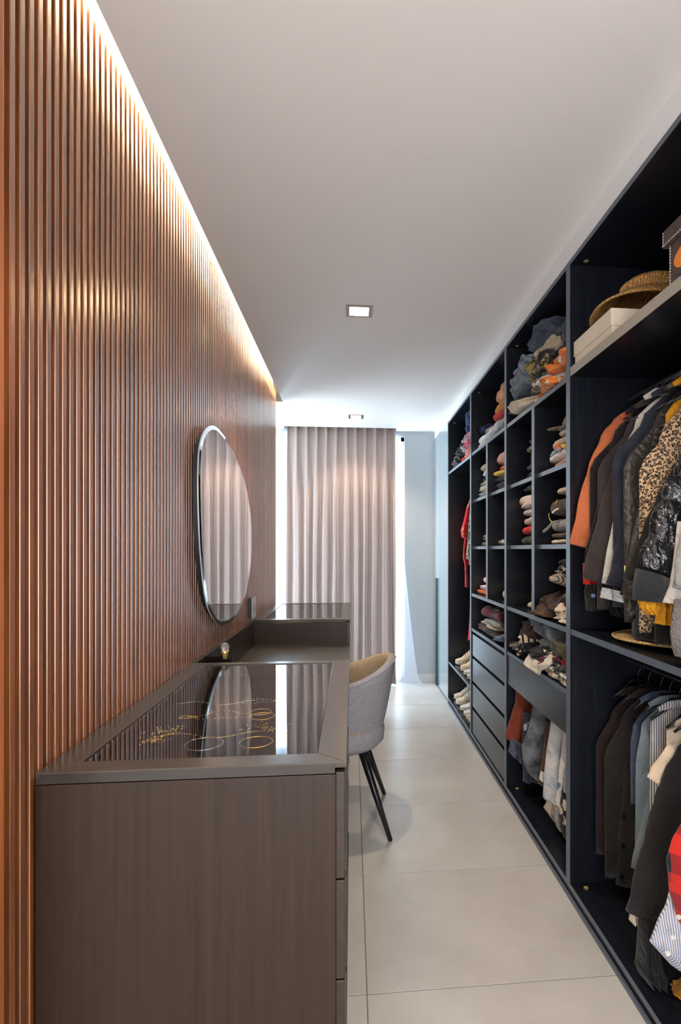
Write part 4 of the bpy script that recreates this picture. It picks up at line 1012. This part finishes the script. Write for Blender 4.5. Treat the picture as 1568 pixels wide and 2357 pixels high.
# ---- bay A, upper rail
orange = cloth((.62, .155, .055), 'plain', (.70, .20, .08))
garment('coat', 'orange coat hanging beside the wardrobe divider', 'coat', 1.955, orange, 1.835, (1420, 982), (1338, 1258), 1.22, (1374, 1110), .056, .046, bw=.17)
garment('sweater', 'black sweater hanging between the orange coat and the charcoal jacket', 'sweater', 1.90, cloth((.014, .011, .014)), 1.84, (1446, 985), (1370, 1298), 1.16, (1412, 1130), .055, .045)
garment('jacket', 'charcoal brown wool jacket hanging next to the black sweater', 'jacket', 1.835, cloth((.045, .034, .034), 'plain', (.06, .048, .046)), 1.845, (1475, 980), (1370, 1338), 1.12, (1425, 1140), .062, .052)
garment('shirt', 'pale grey shirt seen as a thin strip before the denim jacket', 'shirt', 1.775, cloth((.60, .56, .50)), 1.86, (1484, 960), (1400, 1345), 1.12, (1438, 1150), .030, .025, bw=.17)
dj = garment('denim_jacket', 'dark indigo denim jacket on the upper rail', 'jacket', 1.725, cloth((.018, .021, .034), 'denim', (.036, .040, .056), 2), 1.855, (1530, 955), (1430, 1352), 1.14, (1480, 1150), .050, .054)
lj = garment('leather_jacket', 'black leather biker jacket with quilted shoulder on the upper rail', 'jacket', 1.655, cloth((.030, .024, .018), 'leather', (.05, .042, .034), 1, .38, .5), 1.855, (1546, 960), (1460, 1375), 1.10, (1503, 1150), .058, .046)
# quilted shoulder ribs and cuff zip
for k in range(8):
    a = (1533-k*4.4, 978+k*15.5); p = onY(a[0], a[1], 1.628)
    MB().lathe([(.002, -.011), (.022, -.006), (.027, 0), (.022, .006), (.002, .011)], n=14).build('quilted_rib', cloth((.030, .024, .018), 'leather', (.05, .042, .034), 1, .38, .5), lj, rel(lj, p), rot=(0, R(-14), 0), smooth=True)
zq = [rel(lj, onY(x, y, 1.612)) for x, y in ((1442, 1290), (1441, 1330), (1442, 1362), (1446, 1384))]
MB().tube(zq, .0035, 6).build('cuff_zip', M_PEWTER, lj); MB().box((-.004, -.003, -.03), (.004, .003, 0)).build('zip_puller', M_GOLD, lj, rel(lj, onY(1441, 1302, 1.606)))
garment('blouse', 'mustard yellow satin blouse with trailing sleeves on the upper rail', 'blouse', 1.605, cloth((.62, .25, .01), 'plain', (.70, .32, .02), 1, .6), 1.855, (1548, 955), (1500, 1180), 1.25, (1520, 1060), .020, .016, bw=.10)
for lft, rgt in (([(1485, 1375), (1470, 1382), (1478, 1400), (1494, 1415)], [(1530, 1370), (1520, 1390), (1512, 1408), (1506, 1412)]), ([(1525, 1352), (1516, 1400), (1512, 1436)], [(1560, 1352), (1552, 1400), (1549, 1440)])):
    o = hang_cloth('sleeve', None, None, 1.40, lft, rgt, .012, cloth((.62, .25, .01), 'plain', (.70, .32, .02), 1, .6), root=[o for o in COL.objects if o.get('label', '').startswith('mustard yellow satin')][0])
garment('leopard_blouse', 'leopard print blouse hanging on the upper rail', 'blouse', 1.56, cloth((.68, .46, .28), 'leopard', (.012, .009, .008), 2.6), 1.855, (1560, 965), (1500, 1215), 1.08, (1528, 1090), .046, .040, flat=.5)
garment('cardigan', 'black wool cardigan slanting in front of the leopard print blouse', 'cardigan', 1.47, cloth((.014, .012, .010)), 1.84, (1590, 1040), (1468, 1345), 1.06, (1530, 1190), .034, .050)
pf = garment('puffer_jacket', 'shiny black puffer jacket with ribbed cuff on the upper rail', 'jacket', 1.40, cloth((.006, .006, .008), 'puff', (.012, .012, .016), .8, .14, .6), 1.82, (1610, 1060), (1520, 1325), 1.22, (1562, 1190), .070, .072, flat=.5, ribs=5)
cf = [onY(x, y, 1.375) for x, y in ((1506, 1322), (1497, 1350), (1494, 1384))]
MB().tube([rel(pf, p) for p in cf], [.050, .046, .043], 16, flat=.7).build('ribbed_cuff', cloth((.016, .016, .020)), pf, smooth=True)
garment('hoodie', 'dark grey marl hoodie sleeve hanging near the puffer jacket', 'hoodie', 1.325, K('steel', c2='grey'), 1.80, (1660, 1090), (1590, 1360), 1.05, None, .06, .05, back=False)
hang_cloth('scarf', 'white jersey scarf folded over a hanger before the grey fleece', 'scarf', 1.34, [(1562, 1200), (1548, 1340), (1530, 1388)], [(1640, 1200), (1640, 1350), (1640, 1400)], .012, cloth((.50, .46, .43)))
hang_cloth('fleece', 'grey fleece pullover hanging down to the shelf', 'fleece', 1.30, [(1556, 1380), (1548, 1440), (1551, 1490), (1560, 1512)], [(1650, 1380), (1650, 1440), (1650, 1490), (1640, 1520)], .02, cloth((.17, .155, .145), 'knit', (.24, .22, .21), 2))
# hems showing under the jackets
hang_cloth('skirt', 'bright red skirt hem below the black sweater', 'skirt', 1.90, [(1343, 1296), (1346, 1345)], [(1365, 1302), (1380, 1350)], .012, K('red'))
hang_cloth('denim_shirt', 'bleached denim shirt hem below the indigo denim jacket', 'shirt', 1.70, [(1388, 1352), (1385, 1376)], [(1440, 1364), (1452, 1392)], .014, cloth((.34, .36, .38), 'denim', (.55, .54, .53), 4))
hang_cloth('trousers', 'black cropped trousers with blue stud under the charcoal jacket', 'trousers', 1.88, [(1350, 1345), (1347, 1362), (1353, 1406)], [(1400, 1345), (1398, 1375), (1393, 1404)], .016, K('black'))
bs_ = MB().lathe([(.001, .0), (.009, 0), (.007, .004), (.001, .006)], n=14).build('stud', plain('blue_stud', (.10, .17, .30), .3), [o for o in COL.objects if o.get('label', '').startswith('black cropped trousers')][0])
bs_.location = rel(bs_.parent, onY(1366, 1371, 1.86)); bs_.rotation_euler = (R(90), 0, 0)
hang_cloth('bag', 'black leather bag with gold clasp hanging under the jackets', 'bag', 1.78, [(1402, 1380), (1402, 1400), (1412, 1418)], [(1450, 1384), (1450, 1404), (1446, 1424)], .02, K('black', 'leather', r=.4))
# ---- bay A, lower rail
RL = .905; LOWHOOK = True
garment('shirt', 'dark maroon black shirt at the back of the lower rail', 'shirt', 1.95, cloth((.016, .008, .008)), .80, (1450, 1635), (1425, 1985), .20, (1430, 1800), .05, .05, rod=RL, bw=.165)
bj = garment('jacket', 'black button-front jacket with a white tag on the lower rail', 'jacket', 1.88, cloth((.012, .010, .009)), .81, (1490, 1650), (1452, 2035), .155, (1466, 1840), .06, .055, rod=RL, bw=.165)
for px in ((1434, 1946), (1431, 2018), (1436, 1880)):
    p = onY(px[0], px[1], 1.845); MB().lathe([(.001, 0), (.008, 0), (.008, .003), (.001, .004)], n=14).build('button', M_BUTTONK, bj, rel(bj, p), rot=(R(90), 0, 0))
hang_cloth('tag', None, None, 1.835, [(1500, 1634), (1495, 1652), (1481, 1676)], [(1505, 1640), (1500, 1658), (1494, 1676)], .003, K('white'), root=bj)
garment('denim_shirt', 'mid blue denim short sleeve shirt on the lower rail', 'shirt', 1.80, cloth((.028, .044, .075), 'denim', (.07, .095, .14), 2), .82, (1530, 1668), (1497, 1822), .45, (1508, 1750), .044, .034, rod=RL, bw=.11)
garment('denim_jacket', 'pale blue denim jacket beside the pinstripe shirt', 'jacket', 1.745, cloth((.15, .19, .22), 'denim', (.21, .25, .28), 2), .82, (1552, 1665), (1472, 2000), .20, (1512, 1830), .030, .032, rod=RL, bw=.12)
garment('pinstripe_shirt', 'white and navy pinstripe shirt on the lower rail', 'shirt', 1.69, cloth((.62, .58, .55), 'stripe', (.07, .08, .14), .9), .82, (1574, 1660), (1484, 2000), .22, (1528, 1830), .032, .024, rod=RL, bw=.10)
garment('polo_shirt', 'cream short sleeve polo shirt sticking out from the lower rail', 'shirt', 1.60, cloth((.72, .58, .43)), .80, (1600, 1680), (1517, 1806), .45, (1555, 1745), .040, .048, rod=RL, bw=.10)
bz = garment('blazer', 'black wool blazer with long sleeve on the lower rail', 'blazer', 1.56, cloth((.013, .011, .011)), .79, (1586, 1735), (1484, 2105), .16, (1530, 1920), .066, .060, rod=RL, bw=.165)
hang_cloth('shirt', 'white shirt cuff tip below the black blazer', 'shirt', 1.57, [(1454, 2090), (1452, 2122)], [(1470, 2095), (1471, 2128)], .010, K('cream'))
hang_cloth('dress', 'black frilled dress hanging almost to the wardrobe floor', 'dress', 1.52, [(1475, 2110), (1472, 2180), (1472, 2215), (1468, 2228), (1478, 2250)], [(1512, 2110), (1515, 2180), (1520, 2220), (1530, 2238), (1520, 2258)], .03, K('black'), 3, .02)
ps = hang_cloth('plaid_shirt', 'red and navy buffalo plaid shirt hanging at the lower rail', 'shirt', 1.36, [(1580, 1885), (1551, 1935), (1540, 1985), (1547, 2060), (1570, 2130)], [(1700, 1885), (1700, 1935), (1700, 1985), (1700, 2060), (1700, 2130)], .03, cloth((.62, .03, .02), 'plaid', (.012, .014, .03), 1.1))
ss = hang_cloth('striped_shirt', 'white and blue striped shirt with white buttons hanging low', 'shirt', 1.40, [(1560, 2000), (1535, 2090), (1500, 2172), (1545, 2222)], [(1700, 2000), (1700, 2090), (1700, 2200), (1700, 2260)], .03, cloth((.66, .64, .64), 'stripe', (.16, .22, .42), 1.3))
for px in ((1549, 2157), (1537, 2194), (1562, 2110)):
    p = onY(px[0], px[1], 1.352); MB().lathe([(.001, 0), (.0065, 0), (.0065, .003), (.001, .0035)], n=14).build('button', M_BUTTONW, ss, rel(ss, p), rot=(R(90), 0, 0))
mp = onZ(1560, 2290, .065)
tag(crumple_mesh(.12, .09, .02, 77, .2).build('scarf', K('mustard'), None, (mp.x+.05, mp.y, .061), smooth=True), 'mustard scarf lying on the wardrobe floor', 'scarf')
# ---- bay B lower rail: trousers, shorts and jeans
rz = .585
def pants(name, label, cat, Y, l, r, th, mat, **kw):
    o = hang_cloth(name, label, cat, Y, l, r, th, mat, **kw); return o
pants('skirt', 'rust orange corduroy skirt hanging under the wide drawer', 'skirt', 2.80, [(1190, 1575), (1188, 1620), (1175, 1665), (1165, 1700)], [(1232, 1600), (1225, 1640), (1212, 1690), (1203, 1722)], .035, K('rust', 'denim', None, 2), waves=1.5, wamp=.03)
pants('denim_shorts', 'dark blue denim shorts with white patches below the rust skirt', 'shorts', 2.74, [(1178, 1700), (1172, 1732)], [(1206, 1715), (1206, 1762)], .03, cloth((.012, .017, .035), 'denim', (.10, .11, .15), 3))
pants('jeans', 'black and white printed jeans behind the charcoal jeans', 'jeans', 2.66, [(1205, 1640), (1204, 1720), (1206, 1800)], [(1240, 1650), (1244, 1720), (1246, 1796)], .02, cloth((.018, .02, .035), 'print', (.35, .33, .35), .6))
pants('jeans', 'charcoal jeans folded over a hanger under the wide drawer', 'jeans', 2.60, [(1232, 1610), (1218, 1680), (1204, 1720), (1206, 1750), (1218, 1782)], [(1275, 1640), (1262, 1690), (1256, 1740), (1250, 1780), (1244, 1795)], .04, K('coal', 'denim', 'steel', 1.5), waves=1.2, wamp=.02)
pants('trousers', 'dark brown trousers between charcoal and light jeans', 'trousers', 2.52, [(1258, 1660), (1250, 1740), (1240, 1805)], [(1280, 1670), (1276, 1740), (1272, 1810)], .02, K('brown', c2='brown'))
pants('shirt', 'white cotton hem poking out below the brown trousers', 'shirt', 2.50, [(1246, 1775), (1243, 1795)], [(1254, 1780), (1254, 1800)], .012, K('white'))
pants('jeans', 'light washed blue jeans with stitched hem under the wide drawer', 'jeans', 2.40, [(1274, 1630), (1264, 1710), (1256, 1780), (1254, 1840)], [(1305, 1655), (1296, 1720), (1288, 1790), (1282, 1858)], .03, K('ldenim', 'denim', 'white', 1.2), waves=1, wamp=.015)
pants('jeans', 'tie-dyed pale jeans with dark blue spots next to the divider', 'jeans', 2.30, [(1300, 1665), (1294, 1740), (1288, 1800), (1282, 1855)], [(1318, 1680), (1308, 1750), (1302, 1810), (1296, 1865)], .022, cloth(C['white'], 'print', (.10, .15, .28), .7), waves=1, wamp=.012)
pants('trousers', 'beige cotton trousers hem below the light jeans', 'trousers', 2.36, [(1262, 1845), (1254, 1862), (1268, 1882)], [(1284, 1855), (1284, 1880), (1278, 1894)], .03, K('beige', c2='grey'))
pants('trousers', 'grey trousers hem beside the beige cotton one', 'trousers', 2.30, [(1280, 1860), (1278, 1888), (1284, 1908)], [(1294, 1860), (1294, 1890), (1290, 1908)], .02, K('grey'))
pants('skirt', 'black skirt with cream leaf print next to the near panel', 'skirt', 2.18, [(1298, 1800), (1290, 1860), (1292, 1905), (1300, 1930)], [(1330, 1810), (1330, 1870), (1330, 1910), (1330, 1936)], .03, K('black', 'print', 'cream', .55))
pants('jeans', 'dark trimmed pale jeans hidden behind the near panel edge', 'jeans', 2.12, [(1304, 1740), (1298, 1800), (1300, 1825)], [(1330, 1745), (1330, 1800), (1330, 1830)], .02, K('ldenim', 'denim', 'denim'))
# ---- bay D hanging robes
rb_ = thing('robe', 'red floral silk robe with trailing sash in the far wardrobe bay', 'robe', (.95, 4.12, .9))
red_f = cloth((.60, .008, .012), 'floral', (.55, .40, .25), 1.1); sashm = K('burg', c2='red')
hang_cloth('sleeve', None, None, 4.12, [(1082, 1150), (1074, 1170), (1068, 1200), (1061, 1222), (1064, 1236)], [(1092, 1150), (1088, 1180), (1080, 1205), (1078, 1225), (1073, 1240)], .03, red_f, root=rb_)
hang_cloth('body', None, None, 4.16, [(1085, 1150), (1082, 1220), (1080, 1300)], [(1130, 1150), (1140, 1220), (1140, 1300)], .04, red_f, root=rb_)
hang_cloth('sash', None, None, 4.09, [(1071, 1230), (1067, 1262), (1066, 1285), (1070, 1297), (1071, 1320), (1071, 1352)], [(1078, 1230), (1076, 1262), (1075, 1288), (1077, 1300), (1077, 1320), (1078, 1352)], .012, sashm, root=rb_)
hang_cloth('hem', None, None, 4.14, [(1084, 1340), (1082, 1420), (1078, 1474)], [(1096, 1340), (1096, 1420), (1094, 1470)], .012, K('red', 'speckle', 'hotpink'), root=rb_)
hang_cloth('kimono', 'olive and black patterned kimono sleeve behind the divider in the far bay', 'kimono', 4.0, [(1084, 1160), (1080, 1200), (1076, 1260), (1073, 1285)], [(1110, 1160), (1110, 1200), (1110, 1260), (1100, 1300)], .03, cloth((.05, .055, .025), 'leopard', (.40, .36, .26), .8))

# ================================================================ BOXES AND HATS
bx = thing('storage_box', 'brown leather-look storage box with stitched lid on the top shelf', 'box', (1.0, 1.20, 2.0235))
M_BROWN = cloth((.085, .055, .048), 'leather', (.105, .07, .06), 1, .6)
box_obj('body', (-.148, -.20, 0), (.15, .195, .128), M_BROWN, bx, .003); box_obj('lid', (-.160, -.212, .122), (.162, .207, .168), M_BROWN, bx, .004)
sm_ = MB()
for k in range(16): sm_.box((-.1495, .1865, .004+k*.0078), (-.148, .1885, .0085+k*.0078))
for k in range(40): sm_.box((-.1612, .200-k*.0098, .127), (-.160, .206-k*.0098, .1285))
for k in range(5): sm_.box((-.1612, .2005, .128+k*.0078), (-.160, .2025, .1325+k*.0078))
sm_.build('stitching', K('white'), bx)
em = [( -.1492, .125-.075*math.cos(2*PI*i/40)*(1 if math.cos(2*PI*i/40) < 0 else .9)-.03, .068+.034*math.sin(2*PI*i/40)) for i in range(40)]
MB().loft([[(x, y, z) for x, y, z in em], [(x+.0012, y, z) for x, y, z in em]]).build('orange_emblem', plain('orange_print', (.80, .24, .02), .5), bx)
sb_ = thing('shoe_box', 'cream cardboard shoe box under the straw hat on the top shelf', 'box', (.985, 1.838, 2.0235))
box_obj('body', (-.146, -.146, 0), (.146, .146, .035), M_WHITE, sb_, .001); box_obj('lid', (-.150, -.150, .033), (.150, .150, .089), M_WHITE, sb_, .0012)
def hat(name, label, loc, r_brim, r_crown, h, droop, mat, rot=(0, 0, 0), band=None):
    t = thing(name, label, 'hat', loc); t.rotation_euler = rot
    n = 48; prof = [(r_brim, -droop), (r_brim*.86, -droop*.55), (r_crown*1.25, -.004), (r_crown, .006), (r_crown*.97, h*.6), (r_crown*.86, h*.93), (r_crown*.5, h), (.004, h*.98)]
    def ring(r, z, s): return [(r*math.cos(2*PI*j/n), r*math.sin(2*PI*j/n), z+(.010 if droop > .01 else .003)*math.sin(2*(2*PI*j/n)+.6)*(r/r_brim)**3-s) for j in range(n)]
    MB().loft([ring(r, z, 0) for r, z in prof] , cap=False).build('crown_and_brim', mat, t, smooth=True).modifiers.new('s', 'SOLIDIFY').thickness = .004
    MB().tube([Vector(p) for p in ring(r_brim, -droop, 0)]+[Vector(ring(r_brim, -droop, 0)[0])], .0045, 8).build('brim_edge', mat, t, smooth=True)
    if band: MB().loft([[(x*1.03, y*1.03, z) for x, y, z in ring(r_crown, q, 0)] for q in (.008, .04)], cap=False).build('hat_band', band, t, smooth=True)
    return t
hat('straw_hat', 'tan woven straw hat resting on the cream shoe box', (1.03, 1.775, 2.178), .20, .112, .062, .058, M_STRAW, (.0, .10, 0), M_STRAW)
hat('straw_hat', 'pale straw hat with animal print band under the black beanie', (1.055, 1.66, 1.046), .205, .085, .07, .001, M_STRAWL, (0, 0, 0), cloth((.25, .15, .05), 'leopard', (.01, .01, .01), .6))
bp_ = onZ(1466, 1472, 1.05)
bn = thing('beanie', 'black knitted beanie with turned-up cuff on the pale straw hat', 'beanie', (.925, 1.605, 1.0535))
MB().lathe([(.052, 0), (.058, .012), (.058, .045), (.052, .056), (.044, .058)], n=26).build('cuff', K('black', 'knit'), bn, smooth=True)
MB().lathe([(.046, .05), (.047, .09), (.040, .125), (.022, .142), (.002, .146)], n=26).build('crown', K('black', 'knit'), bn, smooth=True)

# ================================================================ SHOES
def shoe(name, label, px, X, z, upper, L=.26, Wd=.095, rotz=0, laces=None, high=.10, sole=M_RUBBER, group=None):
    p = onX(px[0], px[1], X)
    t = thing(name, label, 'shoe', (X, p.y, z), rotz, group)      # toe at -x side origin, heel to +x
    def outline(k, zz_, f):
        u = k; wv = Wd/2*f*(math.sin(PI*min(1, (u*1.02+.03)))**.45)*(1-.16*math.sin(PI*u)*(u > .45)); return wv
    sec = [0, .03, .09, .2, .35, .5, .65, .8, .92, .98, 1]
    sr = []
    for u in sec:
        wv = max(.004, outline(u, 0, 1)); x = L*u; lift = .010*(1-min(1, u/.25))**2
        sr.append([(x, -wv, lift), (x, wv, lift), (x, wv*1.02, .026+lift*.4), (x, -wv*1.02, .026+lift*.4)])
    MB().loft(sr).build('sole', sole, t, smooth=False, bevel=.003)
    ur = []
    for u in sec:
        wv = max(.003, outline(u, 0, .95)); x = L*u
        hh = .024+(.030+.055*sstep(.15, .55, u)+.02*sstep(.5, .95, u))*(math.sin(PI*min(1, max(.02, u*.94+.04)))**.28)*high/.10
        ring_ = []
        for j in range(11):
            a = PI*j/10; ring_.append((x, -wv*math.cos(a)*(1-.28*math.sin(a)*sstep(.3, .7, u)), .022+(hh-.022)*math.sin(a)**.6))
        ur.append(ring_)
    MB().loft(ur).build('upper', upper, t, smooth=True)
    if laces:
        for k in range(4):
            u = .30+k*.07; hh = .024+(.030+.055*sstep(.15, .55, u))*high/.10
            MB().tube([(L*u, -.026, hh-.008), (L*u-.004, 0, hh+.003), (L*u, .026, hh-.008)], .0035, 6).build('lace', laces, t, smooth=True)
    return t
def cl(c, k='plain', c2=None): return cloth(c, k, c2, 1, .8)
crm = cl((.62, .50, .36)); wht = cl((.68, .64, .60)); leo = cloth((.45, .33, .2), 'leopard', (.05, .04, .03), .8)
g1 = 'shoes on the upper shoe shelf'; g2 = 'shoes on the wardrobe floor'
shoe('sneaker', 'cream chunky sneaker with leopard laces at the far end of the shoe shelf', (1049, 1530), .86, .3725, crm, laces=leo, group=g1, high=.12)
shoe('sneaker', 'second cream sneaker with leopard laces on the shoe shelf', (1061, 1543), .855, .3725, crm, laces=leo, group=g1, high=.12)
shoe('slipper', 'fluffy white slipper next to the sneakers on the shoe shelf', (1068, 1550), .85, .3725, wht, group=g1, high=.07)
shoe('slipper', 'fluffy white slipper nearest the drawers on the shoe shelf', (1076, 1560), .848, .3725, wht, group=g1, high=.07)
shoe('sneaker', 'cream canvas sneaker with black stripe at the far wardrobe floor', (1046, 1612), .865, .061, crm, laces=wht, group=g2, high=.11)
shoe('sneaker', 'second cream canvas sneaker with thick sole on the wardrobe floor', (1050, 1622), .85, .061, crm, laces=wht, group=g2, high=.11)
shoe('slip_on_shoe', 'white slip-on shoe beside the canvas sneakers on the wardrobe floor', (1060, 1630), .852, .061, wht, group=g2, high=.08)
shoe('slip_on_shoe', 'white slip-on shoe next to the pompom sandals', (1068, 1638), .85, .061, wht, group=g2, high=.08)
for q, px in enumerate(((1073, 1645), (1078, 1656))):
    sn = shoe('sandal', ['cream sandal with orange pompom by the slip-on shoes', 'cream sandal with orange pompom by the drawer side panel'][q], px, .848, .061, crm, Wd=.085, group=g2, high=.05)
    MB().lathe([(.003, -.02), (.016, -.012), (.021, 0), (.016, .012), (.003, .02)], n=14).build('pompom', cl((.85, .25, .03), 'knit'), sn, (.05, 0, .062), smooth=True)
